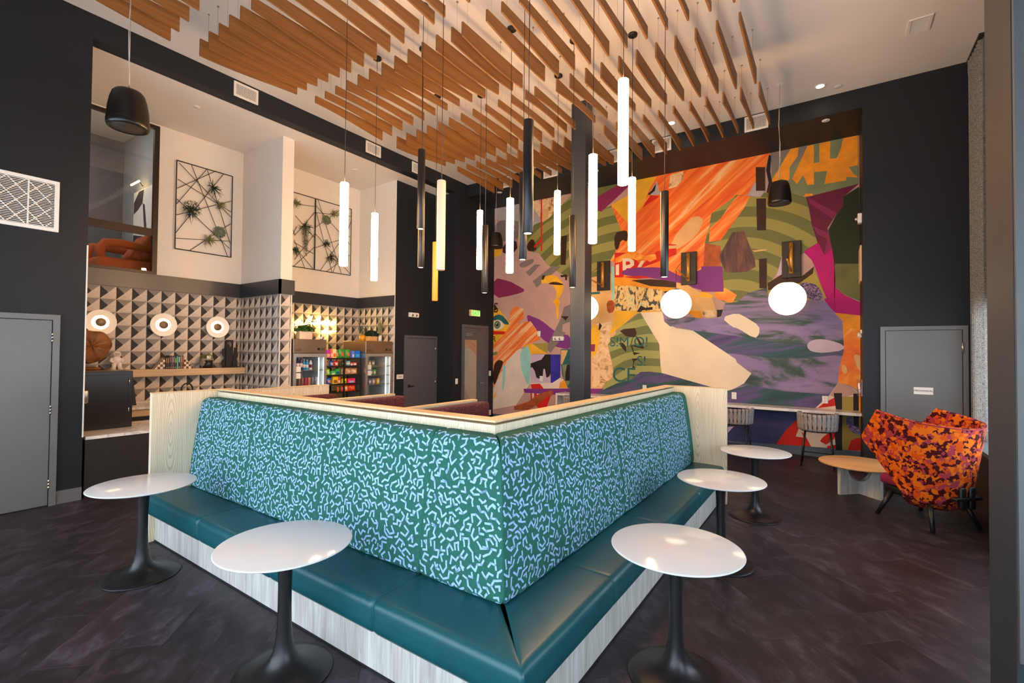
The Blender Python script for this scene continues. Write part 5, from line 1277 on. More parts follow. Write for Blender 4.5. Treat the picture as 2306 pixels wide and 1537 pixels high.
pc_('mauve', (190, 152, 142)); pc_('palegrey', (176, 166, 166)); pc_('grey', (128, 116, 112)); pc_('plum', (140, 50, 96)); pc_('violet', (124, 52, 128)); pc_('wine', (104, 24, 56)); pc_('wine2', (134, 40, 84)); pc_('magenta', (182, 8, 112))
pc_('cream', (232, 212, 182), .04); pc_('tan', (222, 174, 116), .12); pc_('yellow', (236, 176, 44), .15); pc_('olive', (160, 144, 66)); pc_('umber', (58, 34, 20), .3); pc_('black', (36, 28, 30)); pc_('red', (206, 34, 22), .12); pc_('blue', (52, 44, 150), .3); pc_('aqua', (150, 206, 196), .12); pc_('lilac', (196, 176, 196)); pc_('white', (226, 208, 192), .08); pc_('teal', (38, 96, 96), .25); pc_('dkgreen', (36, 44, 20), .35, 1.2); pc_('moss', (104, 104, 56), .2); pc_('sage', (120, 130, 96), .2); pc_('amber', (236, 150, 34), .14, 6); pc_('brick', (168, 84, 44), .3, 8)
two_tone('stripe', (104, 110, 56), (150, 146, 78), .8, [(-4.030,1.629)][0], 2.2, dscale=.7)
two_tone('stripe2', (104, 106, 52), (148, 140, 68), .8, [(-1.703,2.155)][0], 2.2, dscale=.7)
two_tone('stripe3', (108, 116, 66), (158, 158, 90), .95, [(-2.635,-1.257)][0], 3.5, dscale=.8)
multi('brush', [(.30, (214, 66, 10)), (.46, (238, 104, 18)), (.56, (244, 140, 48)), (.66, (246, 196, 140)), (.74, (240, 120, 30))], (.45, 1, 6.5), (0, -.68, 0), .5)
multi('brush2', [(.30, (206, 74, 16)), (.48, (236, 120, 40)), (.58, (240, 190, 140)), (.7, (226, 100, 30))], (.5, 1, 11), (0, -.68, 0), .3)
multi('fire', [(.3, (222, 92, 14)), (.5, (240, 132, 26)), (.62, (246, 170, 60)), (.72, (244, 206, 160))], (1.6, 1, 3), (0, -.6, 0))
multi('marble', [(.32, (40, 50, 44)), (.43, (58, 82, 72)), (.50, (132, 112, 150)), (.62, (150, 128, 168)), (.74, (96, 82, 116))], (.35, 1, 1.7), (0, .12, 0), 1.8)
multi('deep', [(.3, (24, 58, 60)), (.48, (40, 78, 82)), (.58, (92, 74, 124)), (.72, (50, 46, 84))], (.4, 1, 2.6), (0, -.3, 0), 1.2)
multi('navy', [(.3, (26, 30, 60)), (.5, (44, 50, 104)), (.65, (70, 62, 120))], (.5, 1, 2.2), (0, .15, 0), 1.0)
multi('poster', [(.30, (40, 44, 40)), (.44, (60, 74, 70)), (.47, (222, 180, 110)), (.62, (236, 206, 140)), (.70, (128, 178, 166)), (.76, (70, 66, 60))], (7, 1, 3.5), (0, 0, 0), 1.6)
multi('rough', [(.34, (150, 100, 60)), (.44, (226, 182, 132)), (.62, (240, 206, 160)), (.74, (206, 140, 80))], (5, 1, 5), (0, 0, 0), 1.2)
multi('tangle', [(.40, (30, 20, 40)), (.47, (74, 46, 120)), (.53, (176, 150, 190)), (.58, (50, 30, 76)), (.7, (90, 60, 130))], (9, 1, 9), (0, .4, 0), 3.0)
multi('guitar', [(.35, (58, 34, 34)), (.5, (96, 58, 54)), (.65, (134, 84, 56))], (6, 1, 1.2), (0, 0, 0), .5)

mu = MB(); layer = [0]
def blot(key, pts, s=0):
    if s: pts = chaikin(pts, s)
    layer[0] += 1; y = YM-.0205-.00012*layer[0]
    mu.add([(p[0], y, p[1]) for p in pts], [tuple(range(len(pts)))], MI[key])
mu.box(-7.449, .344, YM-.020, YM-.0005, .166, 5.579, MI['mauve'])
# ---- left part
blot('palegrey', [(-7.510,5.603),(-6.708,5.612),(-6.231,5.407),(-6.001,5.246),(-5.998,5.001),(-6.431,4.939),(-7.490,5.324)]); blot('rough', [(-6.234,5.618),(-6.004,5.615),(-5.614,5.522),(-5.425,5.537),(-5.422,5.250),(-5.802,5.069),(-5.970,4.997),(-6.231,5.407)])
blot('yellow', [(-7.499,4.747),(-7.192,4.554),(-7.221,4.324),(-7.487,4.274)]); blot('umber', [(-7.192,4.580),(-6.759,4.706),(-6.694,4.369),(-7.157,4.317)], 1); blot('grey', [(-7.457,5.240),(-6.764,5.214),(-6.490,4.872),(-6.698,4.673),(-7.161,4.654),(-7.451,4.820)], 1)
blot('stripe', [(-6.430,4.789),(-6.198,4.981),(-5.802,5.069),(-5.530,5.268),(-5.212,5.511),(-4.903,5.537),(-4.501,5.055),(-4.166,5.113),(-3.795,4.679),(-3.999,4.466),(-4.067,4.054),(-4.182,3.866),(-4.396,3.797),(-4.442,3.418),(-4.636,3.251),(-4.910,3.084),(-5.194,3.264),(-5.249,3.573),(-5.517,3.737),(-5.848,3.959),(-6.076,4.251),(-6.396,4.336)])
blot('umber', [(-6.441,4.491),(-6.253,4.666),(-6.135,4.405),(-6.163,4.310),(-6.396,4.336)], 1); blot('red', [(-6.027,5.594),(-5.987,5.587),(-5.974,4.289),(-6.014,4.293)]); blot('red', [(-6.222,4.440),(-5.995,4.609),(-5.977,4.558),(-6.192,4.387)])
blot('tan', [(-5.982,5.341),(-5.791,5.310),(-5.802,5.069),(-5.970,4.997)]); blot('umber', [(-5.443,4.586),(-5.284,4.589),(-5.318,3.885),(-5.451,3.897)]); blot('grey', [(-6.691,4.040),(-6.248,4.146),(-6.189,4.041),(-6.539,3.901)], 1)
blot('wine2', [(-7.480,3.759),(-6.930,3.614),(-6.715,3.496),(-6.424,3.339),(-6.743,3.259),(-7.473,3.184)], 1)
blot('grey', [(-6.242,3.562),(-5.709,3.882),(-5.437,3.857),(-6.125,3.394)]); blot('grey', [(-6.449,3.802),(-6.188,3.976),(-6.017,3.960),(-6.330,3.692)])
blot('yellow', [(-5.985,3.640),(-5.680,3.688),(-5.516,3.602),(-5.353,3.401),(-5.405,3.191),(-5.511,3.079),(-5.457,3.028),(-5.483,2.911),(-5.507,2.604),(-5.547,2.581),(-5.578,2.963),(-5.687,3.016),(-5.565,3.082),(-5.581,3.369),(-5.816,3.506),(-5.998,3.470)], 1)
blot('umber', [(-5.957,3.686),(-5.873,3.679),(-5.928,3.575),(-5.985,3.579)]); blot('umber', [(-5.816,3.469),(-5.623,3.515),(-5.354,3.424),(-5.407,3.404),(-5.677,3.435)], 1); blot('umber', [(-5.462,3.646),(-5.276,3.654),(-5.275,3.513),(-5.328,3.517),(-5.329,3.599),(-5.435,3.596)])
blot('yellow', [(-7.472,3.080),(-7.397,3.024),(-6.949,2.571),(-6.764,2.440),(-7.194,2.166),(-7.458,1.986)])
blot('teal', [(-7.467,2.728),(-7.202,2.783),(-6.980,2.572),(-6.942,2.469),(-7.295,2.580),(-7.466,2.624)], 1); blot('cream', [(-7.465,2.585),(-7.296,2.645),(-7.136,2.550),(-7.088,2.447),(-7.260,2.360),(-7.462,2.350)], 1)
def disc(key, cx, cy, r, n=20): blot(key, [(cx+r*math.cos(2*PI*k/n), cy+r*math.sin(2*PI*k/n)) for k in range(n)])
ec = [(-7.326,2.498)][0]; disc('teal', ec[0], ec[1], .105); disc('sage', ec[0], ec[1], .085); disc('black', ec[0], ec[1], .042); disc('white', ec[0]-.02, ec[1]+.03, .014)
blot('red', [(-7.462,2.337),(-7.071,2.319),(-7.054,2.242),(-7.461,2.246)]); blot('black', [(-7.445,3.001),(-7.364,3.010),(-7.353,2.893),(-7.433,2.870)])
blot('violet', [(-6.414,2.743),(-6.233,2.675),(-5.975,2.581),(-5.668,2.345),(-5.450,2.247),(-5.173,2.197),(-5.157,1.871),(-5.447,1.893),(-5.802,2.011),(-6.172,2.305),(-6.362,2.506)], 1)
blot('grey', [(-5.349,2.881),(-5.166,2.943),(-5.161,2.337),(-5.317,2.246),(-5.555,1.964),(-5.717,1.772),(-5.829,1.891),(-5.613,2.297),(-5.453,2.578)]); blot('umber', [(-5.440,2.661),(-5.216,2.653),(-5.307,2.551)]); blot('mauve', [(-5.385,2.458),(-5.189,2.524),(-5.186,2.244),(-5.397,2.294)])
blot('yellow', [(-6.686,2.212),(-6.284,1.999),(-5.830,1.987),(-5.827,1.759),(-6.281,1.741),(-6.548,1.962)]); blot('olive', [(-6.226,1.999),(-5.775,2.023),(-5.800,1.759),(-6.053,1.890)])
blot('white', [(-7.451,1.441),(-7.126,1.705),(-6.607,1.887),(-6.282,1.766),(-6.274,1.030),(-6.389,0.877),(-6.711,0.434),(-7.436,0.278)])
blot('aqua', [(-6.591,1.837),(-6.290,1.987),(-6.280,1.054),(-6.360,0.952),(-6.421,1.097),(-6.510,1.217),(-6.587,1.463)], 1)
blot('brush2', [(-6.934,2.621),(-6.921,2.799),(-6.755,2.999),(-6.694,2.941),(-6.513,2.883),(-6.496,2.658),(-6.674,2.513),(-6.290,2.566),(-6.115,2.353),(-6.013,2.108),(-6.430,1.962),(-6.726,1.811),(-6.999,1.554),(-7.245,1.139),(-7.443,0.820),(-7.457,1.960),(-7.132,2.217),(-6.948,2.444)])
blot('umber', [(-7.409,1.468),(-7.283,1.587),(-7.124,1.552),(-7.138,1.449),(-7.277,1.163),(-7.370,0.927),(-7.445,0.950),(-7.449,1.286)], 1); blot('sage', [(-7.455,1.779),(-7.317,1.806),(-7.300,1.729),(-7.454,1.675)], 1)
blot('yellow', [(-7.440,0.588),(-7.305,0.802),(-7.366,0.618),(-7.439,0.536)]); blot('aqua', [(-7.154,1.423),(-7.029,1.452),(-7.042,1.248),(-7.099,0.762),(-7.146,0.760),(-7.135,1.194)], 1)
blot('black', [(-6.281,1.736),(-5.703,1.743),(-5.699,1.295),(-5.821,1.051),(-6.274,1.030)]); blot('lilac', [(-6.281,1.734),(-5.861,1.739),(-5.966,1.612),(-6.279,1.508)]); blot('lilac', [(-6.278,1.397),(-6.235,1.423),(-6.162,1.328),(-6.103,1.159),(-5.933,1.118),(-5.908,1.384),(-5.866,1.385),(-5.822,1.171),(-5.685,1.224),(-5.683,1.052),(-6.274,1.025)])
blot('blue', [(-5.709,1.741),(-5.441,1.744),(-5.436,1.139),(-5.548,1.059),(-5.702,1.051)]); blot('white', [(-6.274,1.025),(-5.656,1.054),(-5.441,1.186),(-5.177,1.057),(-5.254,0.937),(-6.272,0.871)])
blot('red', [(-6.268,0.993),(-6.002,1.018),(-5.897,0.903),(-6.252,0.877)]); blot('red', [(-6.271,0.773),(-5.818,0.787),(-5.681,0.772),(-5.815,0.428),(-6.039,0.411),(-6.270,0.638)]); blot('white', [(-6.228,0.775),(-6.171,0.779),(-6.169,0.633),(-6.227,0.629)]); blot('white', [(-6.085,0.784),(-6.014,0.788),(-6.013,0.703),(-6.084,0.674)])
blot('teal', [(-5.434,1.869),(-5.157,1.871),(-5.150,0.966),(-5.254,0.949),(-5.389,1.259),(-5.432,1.610)]); blot('tan', [(-5.420,1.846),(-5.235,1.847),(-5.391,1.493),(-5.426,1.540)]); blot('sage', [(-5.391,1.493),(-5.181,1.522),(-5.164,1.081),(-5.307,0.958)]); blot('black', [(-5.259,1.497),(-5.168,1.522),(-5.164,1.128),(-5.308,1.121),(-5.297,1.309)]); blot('amber', [(-5.440,1.068),(-5.335,1.144),(-5.228,0.950),(-5.466,0.938)])
blot('violet', [(-6.483,0.867),(-5.655,0.916),(-5.150,0.947),(-5.149,0.781),(-5.653,0.769),(-6.461,0.774)]); blot('brick', [(-6.771,0.405),(-6.327,0.561),(-6.070,0.748),(-5.641,0.893),(-5.621,0.775),(-5.873,0.652),(-6.040,0.508),(-6.354,0.343),(-6.755,0.311)])
# ---- middle
blot('tan', [(-5.170,3.458),(-4.087,3.599),(-4.047,2.669),(-4.051,1.308),(-4.284,1.122),(-4.378,0.973),(-5.150,0.931)]); blot('rough', [(-4.631,2.441),(-4.151,2.496),(-4.127,2.319),(-4.230,1.966),(-4.074,1.263),(-4.379,1.029),(-4.609,0.994)])
blot('yellow', [(-4.655,2.464),(-4.436,2.414),(-4.410,2.189),(-4.504,1.740),(-4.650,1.693)], 1); blot('teal', [(-4.648,3.187),(-4.428,3.189),(-4.428,3.133),(-4.648,3.135)]); blot('aqua', [(-4.153,3.738),(-4.088,3.732),(-4.084,2.980),(-4.142,2.983)]); blot('brick', [(-4.272,2.967),(-4.084,2.980),(-4.071,2.714),(-4.246,2.677)], 1); blot('plum', [(-4.652,1.988),(-4.535,1.988),(-4.553,1.825),(-4.651,1.825)]); blot('black', [(-4.436,2.481),(-4.375,2.413),(-4.423,2.313),(-4.459,2.313)])
blot('violet', [(-4.645,0.970),(-4.283,0.989),(-4.425,0.825),(-4.644,0.812)])
blot('yellow', [(-4.071,2.758),(-3.475,2.713),(-3.009,2.684),(-3.019,2.632),(-3.497,2.671),(-3.573,2.652),(-3.942,2.359),(-4.220,2.187),(-4.081,2.494)])
blot('amber', [(-4.087,3.510),(-3.857,3.579),(-3.566,3.425),(-3.348,3.259),(-2.726,3.154),(-2.725,2.929),(-3.010,3.110),(-4.074,3.266)])
blot('poster', [(-4.074,3.288),(-3.743,3.276),(-3.010,3.131),(-3.019,2.695),(-4.071,2.736)]); blot('black', [(-3.563,2.695),(-3.476,2.830),(-3.367,2.772),(-3.218,2.787),(-3.218,2.724),(-3.432,2.722),(-3.486,2.681)]); blot('black', [(-2.990,3.099),(-2.726,3.123),(-2.725,2.990),(-2.928,3.043)]); blot('umber', [(-3.699,3.392),(-3.263,3.380),(-2.726,3.308),(-2.726,3.164),(-3.262,3.232)])
# ---- orange sweep and neighbours
blot('brush', [(-4.166,5.113),(-3.753,5.284),(-3.576,5.610),(-2.585,5.598)]+[(-2.050,5.599),(-1.003,5.595),(-1.003,5.498),(-1.089,5.311),(-1.272,5.066),(-1.391,4.861),(-1.616,4.862),(-1.866,4.691),(-2.031,4.599),(-2.086,4.291),(-2.160,3.843),(-2.197,3.449)]+[(-2.231,3.415),(-2.699,3.306)]+[(-3.263,3.463),(-4.182,3.866),(-4.067,4.054),(-3.931,4.523)])
blot('yellow', [(-4.166,5.135),(-3.753,5.284),(-3.576,5.610),(-3.144,5.556),(-3.271,5.368),(-3.442,4.992),(-3.795,4.679)]); blot('palegrey', [(-3.334,5.205),(-3.140,5.475),(-3.059,5.160)]); blot('red', [(-3.398,5.028),(-3.270,5.194),(-3.075,5.131),(-3.441,4.949)]); blot('umber', [(-3.330,5.226),(-3.164,5.348),(-3.150,5.430),(-3.181,5.267),(-3.302,5.193)])
blot('wine2', [(-4.505,5.602),(-4.169,5.616),(-3.754,5.580),(-3.776,5.464),(-4.166,5.180),(-4.404,5.017),(-4.501,5.055)]); blot('moss', [(-4.505,5.602),(-3.890,5.596),(-4.098,5.525),(-4.491,5.371)])
blot('rough', [(-2.854,5.539),(-2.585,5.567),(-2.585,5.403),(-2.732,5.267),(-2.894,5.255)])
blot('umber', [(-4.092,4.478),(-3.885,4.516),(-3.771,4.479),(-3.770,4.239),(-3.930,4.324),(-3.997,4.090),(-4.079,4.121)], 1)
blot('tan', [(-2.823,4.164),(-2.467,4.566),(-2.293,4.600),(-2.180,4.483),(-2.312,4.201),(-2.642,3.978),(-2.822,3.937)], 1)
blot('red', [(-4.079,4.040),(-3.749,4.004),(-3.609,3.866),(-3.470,3.691),(-3.335,3.798),(-3.136,3.963),(-3.032,3.977),(-3.032,4.122),(-2.725,4.059),(-2.725,3.855),(-3.005,3.765),(-3.335,3.678),(-3.539,3.630),(-3.832,3.615),(-3.874,3.468),(-4.076,3.481)])
blot('tan', [(-3.032,4.069),(-2.725,4.043),(-2.725,3.982),(-3.032,3.991)]); blot('fire', [(-4.064,3.913),(-3.834,3.999),(-3.610,4.015),(-3.390,3.897),(-3.163,3.913),(-3.136,3.804),(-3.281,3.753),(-3.362,3.814),(-3.581,3.823),(-3.749,3.894),(-3.948,3.818),(-4.064,3.802)])
blot('cream', [(-4.053,3.759),(-3.973,3.777),(-3.972,3.528),(-4.052,3.535)]); blot('cream', [(-3.891,3.895),(-3.721,3.881),(-3.629,3.814),(-3.629,3.713),(-3.720,3.660),(-3.804,3.665),(-3.804,3.618),(-3.889,3.626)]); blot('red', [(-3.816,3.816),(-3.732,3.808),(-3.709,3.747),(-3.816,3.730)]); blot('cream', [(-3.555,3.662),(-3.471,3.798),(-3.400,3.791),(-3.464,3.663)])
blot('violet', [(-3.918,3.595),(-3.748,3.662),(-3.030,3.623),(-2.863,3.530),(-2.723,3.441),(-2.611,3.380),(-2.500,3.422),(-2.212,3.498),(-1.945,3.646),(-1.853,3.441),(-1.814,3.194),(-1.813,3.011),(-2.082,3.040),(-2.318,3.105),(-2.710,3.272),(-3.004,3.346),(-3.334,3.422),(-3.903,3.523)], 1)
blot('red', [(-3.889,3.483),(-3.470,3.476),(-3.227,3.410),(-3.579,3.415)]); blot('tan', [(-2.723,3.273),(-2.512,3.220),(-2.247,3.026),(-2.013,2.888),(-1.932,2.590),(-2.081,2.509),(-2.462,2.647),(-2.684,2.681),(-2.722,3.003)]); blot('yellow', [(-2.451,2.962),(-2.235,2.975),(-2.259,3.064),(-2.024,2.987),(-2.001,2.900),(-2.199,2.936)], 1); blot('amber', [(-2.511,2.668),(-2.246,2.664),(-2.198,2.513),(-2.341,2.517)]); blot('rough', [(-2.246,2.664),(-2.012,2.667),(-1.920,2.565),(-2.081,2.503),(-2.175,2.549)], 1); blot('black', [(-1.932,2.670),(-1.824,2.671),(-1.864,2.539),(-1.932,2.517)])
# ---- right part
blot('sage', [(-0.990,5.592),(0.325,5.578),(0.329,4.736),(-0.427,4.639),(-0.672,4.768),(-0.974,5.009)]); blot('grey', [(-1.003,5.573),(-0.684,5.587),(-0.974,5.139)]); blot('grey', [(-0.547,5.577),(-0.395,5.573),(-0.501,5.404),(-0.672,5.169),(-0.640,5.308)])
blot('amber', [(-0.982,5.047),(-0.671,5.579),(-0.547,5.577),(-0.563,5.417),(-0.690,5.245),(-0.691,5.027),(-0.747,4.979),(-0.814,5.051),(-0.910,4.996)]); blot('amber', [(-0.649,5.018),(-0.410,5.571),(-0.312,5.575),(-0.314,4.854),(-0.411,4.860),(-0.479,5.057),(-0.571,4.909)]); blot('amber', [(-0.313,5.236),(-0.232,5.236),(-0.231,5.573),(-0.068,5.572),(-0.074,5.263),(0.026,5.250),(0.089,5.426),(0.115,5.579),(0.325,5.578),(0.328,5.063),(0.197,5.057),(0.252,4.942),(0.327,4.850),(0.169,4.890),(0.154,4.833),(-0.157,4.829),(-0.115,5.053),(-0.306,5.075)]); blot('amber', [(-0.472,4.660),(-0.442,4.708),(-0.337,4.698),(-0.326,4.652)])
blot('black', [(-1.023,5.559),(-0.987,5.513),(-1.007,5.238),(-0.971,5.008),(-1.007,4.717),(-1.056,4.623),(-1.081,4.768),(-1.031,5.020),(-1.072,5.271),(-1.047,5.434)])
blot('stripe2', [(-1.581,4.891),(-1.172,4.774),(-1.105,4.847),(-0.672,4.768),(-0.427,4.634),(-0.353,4.176),(-0.250,3.809),(-0.474,3.639),(-0.705,3.465),(-0.816,3.262)]+[(-0.889,3.346),(-1.055,3.048),(-1.367,2.977),(-1.574,2.806),(-1.787,2.805),(-1.961,2.943),(-1.830,3.100)]+[(-1.865,3.348),(-2.197,3.489),(-2.160,4.042),(-2.086,4.310),(-2.040,4.601),(-1.758,4.771)])
blot('brush', [(-1.722,4.687),(-1.564,4.872),(-1.340,4.832),(-1.442,4.622),(-1.581,4.433),(-1.865,4.045),(-2.085,4.033),(-2.067,4.308),(-1.866,4.476)])
blot('palegrey', [(-1.382,4.855),(-1.255,5.082),(-1.089,4.881),(-1.168,4.774)]); blot('umber', [(-1.247,5.364),(-1.089,5.330),(-1.089,4.881),(-1.242,4.909)]); blot('umber', [(-1.238,4.758),(-1.072,4.738),(-1.073,4.132),(-1.225,4.149)])
blot('brick', [(-2.160,4.022),(-1.865,3.928),(-1.865,3.420),(-2.197,3.469)]); blot('guitar', [(-1.892,3.735),(-1.651,4.173),(-1.447,4.165),(-1.264,3.613),(-1.247,3.461),(-1.391,3.379),(-1.633,3.381),(-1.793,3.414),(-1.865,3.615)]); blot('tan', [(-1.306,3.777),(-1.065,3.774),(-1.073,3.751),(-1.272,3.745)])
blot('brick', [(-2.208,3.413),(-1.831,3.381),(-1.809,3.122),(-1.830,3.018),(-2.208,3.041)]); blot('fire', [(-2.006,2.993),(-1.787,3.097),(-1.574,2.944),(-1.659,2.787),(-1.939,2.895)]); blot('violet', [(-2.231,3.559),(-1.831,3.522),(-1.813,3.017),(-2.230,3.055)])
blot('umber', [(-1.192,3.605),(-1.060,3.601),(-1.060,3.282)]+[(-1.065,3.037),(-1.184,3.045)]); blot('lilac', [(-0.895,3.269),(-0.815,3.622),(-0.816,3.262)])
blot('wine', [(-0.435,4.641),(0.333,4.738),(0.119,4.555),(0.097,4.335),(0.012,4.262),(-0.118,4.037),(-0.111,3.984),(-0.033,3.643),(-0.163,3.567),(-0.265,3.810),(-0.353,4.158),(-0.382,4.412)]); blot('wine2', [(-0.397,4.620),(0.026,4.285),(-0.046,4.192),(-0.390,4.538)]); blot('wine2', [(-0.323,4.101),(-0.104,3.948),(-0.040,3.670),(-0.160,3.579),(-0.118,3.845),(-0.264,3.951)])
blot('magenta', [(-0.369,3.734),(-0.250,3.794),(-0.160,3.566),(-0.044,3.670),(-0.003,3.195)]+[(-0.016,3.353),(0.000,2.977),(0.119,2.845),(0.370,2.688),(0.369,2.476),(-0.018,2.541),(-0.156,2.756),(-0.225,3.097),(-0.305,3.380)]+[(-0.354,3.502),(-0.474,3.657)])
blot('dkgreen', [(0.336,4.687),(0.351,3.166)]+[(0.370,2.708),(0.119,2.855),(0.000,2.997),(-0.012,3.353)]+[(-0.047,3.662),(-0.104,4.000),(0.026,4.277),(0.111,4.384),(0.119,4.555)]); blot('moss', [(-0.002,3.397),(0.349,3.364)]+[(0.367,2.709),(0.119,2.855),(0.000,2.997),(-0.009,3.352)])
blot('olive', [(-1.055,3.048),(-1.026,3.179),(-0.775,3.204),(-0.569,3.166),(-0.314,3.338),(-0.130,2.796),(-0.423,2.787),(-0.967,2.815),(-1.046,2.913)]); blot('umber', [(-1.046,3.136),(-0.794,3.293),(-0.513,3.205),(-0.314,3.381),(-0.332,3.254),(-0.532,3.099),(-0.775,3.062),(-0.967,3.008),(-1.042,3.002)]); blot('tangle', [(-0.569,3.091),(-0.404,3.100),(-0.261,3.036),(-0.182,2.862),(-0.182,2.774),(-0.405,2.777)], 1)
blot('marble', [(-1.787,2.793),(-1.574,2.806),(-1.367,2.977),(-1.065,3.048),(-1.046,2.913),(-0.948,2.797),(-0.174,2.767),(-0.052,2.604),(0.100,2.392),(0.119,1.898),(0.047,1.526),(0.030,1.319),(-0.091,1.106),(-0.302,0.857),(-1.732,0.840),(-1.700,1.088),(-1.469,1.249),(-1.322,1.436),(-1.595,1.679),(-2.459,2.292),(-2.940,2.475),(-2.577,2.563),(-2.161,2.501),(-1.852,2.504)])
blot('deep', [(-2.389,2.266),(-2.005,2.213),(-1.367,2.114),(-0.776,2.001),(-0.434,1.979),(-0.425,1.894),(0.116,1.898),(0.099,1.815),(-0.407,1.745),(-0.968,1.736),(-1.743,1.815)]); blot('lilac', [(-0.434,1.947),(-0.388,2.043),(-0.263,2.085),(-0.088,2.063),(0.116,1.980),(0.116,1.887),(-0.158,1.837),(-0.353,1.852)], 1)
blot('cream', [(-3.482,2.675),(-3.019,2.674)]+[(-2.940,2.450),(-2.720,2.321),(-2.389,2.266),(-1.595,1.702),(-1.574,1.634),(-1.322,1.436),(-1.449,1.239),(-1.700,1.084),(-2.070,1.150),(-2.936,1.367)]+[(-3.015,1.384),(-3.046,1.553),(-3.069,1.988),(-3.259,2.304)]); blot('cream', [(-1.852,2.515),(-1.574,2.599),(-1.408,2.501),(-1.185,2.337),(-1.185,2.180),(-1.265,2.091),(-1.553,2.299),(-1.658,2.324)], 1)
blot('marble', [(-3.013,2.736),(-2.845,2.544),(-2.577,2.495)]+[(-2.161,2.501),(-2.459,2.292),(-2.793,2.359)]+[(-2.844,2.359),(-2.967,2.465)])
blot('stripe3', [(-3.529,2.655),(-3.475,2.659),(-3.259,2.304),(-3.079,1.988),(-3.046,1.553),(-3.015,1.384),(-3.255,1.400),(-3.469,1.393),(-3.688,1.214),(-4.027,1.112),(-4.342,0.953),(-4.284,1.122),(-4.074,1.263),(-4.122,1.591),(-4.230,1.966),(-3.942,2.359)])
for p in ([(-3.946,2.283),(-3.851,2.325),(-3.594,2.342),(-3.560,2.224),(-3.604,2.138),(-3.805,2.162),(-3.850,2.205)], [(-3.604,2.203),(-3.538,2.138),(-3.385,1.904),(-3.428,1.893),(-3.647,1.945),(-3.692,1.967),(-3.494,1.967)], [(-3.974,2.010),(-3.872,2.021),(-3.804,1.945),(-3.792,1.815),(-3.848,1.858),(-3.917,1.944)], [(-3.692,1.967),(-3.647,1.934),(-3.625,1.817),(-3.471,1.797),(-3.624,1.752)], [(-3.668,1.676),(-3.492,1.680),(-3.602,1.624),(-3.634,1.516),(-3.557,1.486),(-3.656,1.473),(-3.635,1.602)]): blot('umber', p)
blot('deep', [(-4.619,0.791),(-4.331,0.960),(-4.027,1.112),(-3.688,1.214),(-3.469,1.393),(-3.255,1.405),(-3.015,1.384)]+[(-2.936,1.367),(-2.070,1.150),(-1.721,1.083),(-1.721,0.822),(-2.934,0.734)]+[(-2.839,0.739),(-4.618,0.611)])
blot('deep', [(-1.732,1.087),(-1.367,1.209),(-0.777,1.129),(-0.091,1.106),(-0.302,0.857),(-1.732,0.840)])
blot('navy', [(-4.844,0.597),(-1.732,0.840),(-0.302,0.857),(-0.518,0.717),(-0.684,0.508),(-0.912,0.147),(-2.002,0.122),(-4.839,-0.061)]); blot('lilac', [(-1.731,0.383),(-1.626,0.405),(-1.731,0.268)])
blot('fire', [(-0.018,2.541),(0.369,2.476),(0.364,1.174),(0.214,1.287),(0.030,1.319),(0.047,1.546),(0.119,1.898),(0.100,2.392)]); blot('amber', [(-0.015,2.536),(0.366,2.476),(0.365,2.243),(0.217,2.266),(0.117,2.144),(0.100,2.392)]); blot('tan', [(0.081,1.650),(0.148,1.611),(0.168,1.509),(0.098,1.466)], 1); blot('tan', [(0.249,1.837),(0.363,1.778),(0.362,1.496),(0.281,1.635)], 1)
blot('white', [(-0.302,0.857),(-0.091,1.106),(0.030,1.319),(0.214,1.267),(0.364,1.113),(0.364,0.200),(-0.912,0.147),(-0.684,0.508),(-0.518,0.717)]); blot('mauve', [(-0.091,1.095),(0.030,1.315),(0.214,1.267),(0.312,1.150),(0.113,1.077),(-0.022,1.068)])
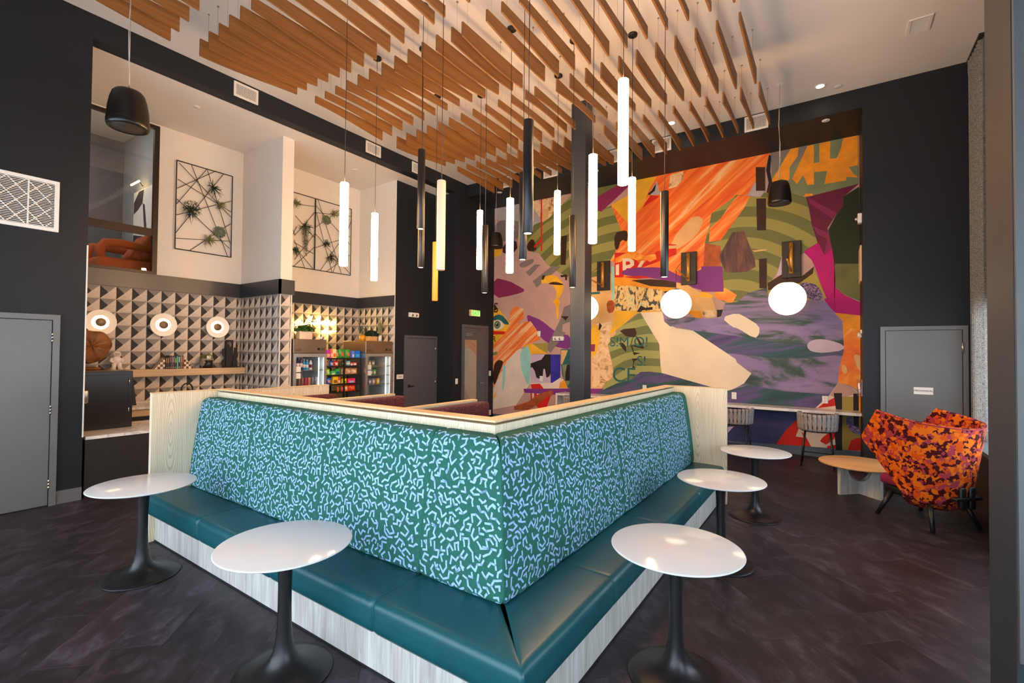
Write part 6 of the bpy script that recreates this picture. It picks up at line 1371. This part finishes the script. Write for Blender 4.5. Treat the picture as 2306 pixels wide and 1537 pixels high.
blot('red', [(-0.266,0.864),(-0.178,0.954),(-0.014,1.069),(0.006,0.922),(-0.231,0.867)]); blot('red', [(-0.912,0.147),(-0.759,0.414),(-0.536,0.694),(-0.518,0.439),(-0.446,0.341),(-0.365,0.171)]); blot('white', [(-0.601,0.324),(-0.536,0.523),(-0.482,0.316)]); blot('red', [(-0.197,0.347),(-0.110,0.440),(-0.006,0.781),(0.019,0.680),(-0.024,0.346),(-0.145,0.229),(-0.232,0.281)]); blot('red', [(-0.128,0.210),(-0.008,0.245),(0.009,0.186),(-0.128,0.168)])
blot('olive', [(0.088,1.086),(0.364,1.103),(0.361,0.199),(0.094,0.165)]); blot('black', [(-0.031,1.140),(0.088,1.147),(0.090,0.165),(0.001,0.154),(-0.024,0.449),(0.011,0.762)]); blot('black', [(0.246,1.146),(0.320,1.151),(0.323,0.486),(0.245,0.599)]); blot('amber', [(0.320,1.151),(0.364,1.153),(0.362,0.611),(0.323,0.687)])
blot('tangle', [(0.142,0.742),(0.229,0.770),(0.248,0.599),(0.362,0.560),(0.361,0.430),(0.211,0.494),(0.145,0.610)], 1); blot('red', [(0.160,0.174),(0.211,0.342),(0.277,0.390),(0.361,0.410),(0.361,0.193)])
mural = tag(mu.build('painted_mural', MM), 'floor to ceiling painted collage mural of torn posters, orange brushstrokes and purple waves', 'mural')
ty = YM-.0205-.00012*(layer[0]+4)
tm = MM[MI['teal']]
c = [(-3.952,2.032)][0]; lettering('lettering', 'S!M', .3, tm, mural, (c[0], ty, c[1]), (PI/2, 0, 0), 1.0)
c = [(-3.505,2.031)][0]; lettering('lettering', '/O!', .3, tm, mural, (c[0], ty, c[1]), (PI/2, 0, 0), 1.0)
c = [(-3.845,1.298)][0]; lettering('lettering', 'CE', .46, tm, mural, (c[0], ty, c[1]), (PI/2, 0, 0), 1.0)
c = [(-3.449,1.617)][0]; lettering('lettering', 'S!', .3, tm, mural, (c[0], ty, c[1]), (PI/2, 0, 0), 1.0)
bk_ = MM[MI['black']]
c = [(-7.363,2.932)][0]; lettering('lettering', 'S', .36, bk_, mural, (c[0], ty, c[1]), (PI/2, 0, 0), 1.0)
c = [(-7.417,2.116)][0]; lettering('lettering', 'R', .22, bk_, mural, (c[0], ty, c[1]), (PI/2, 0, 0), 1.0)
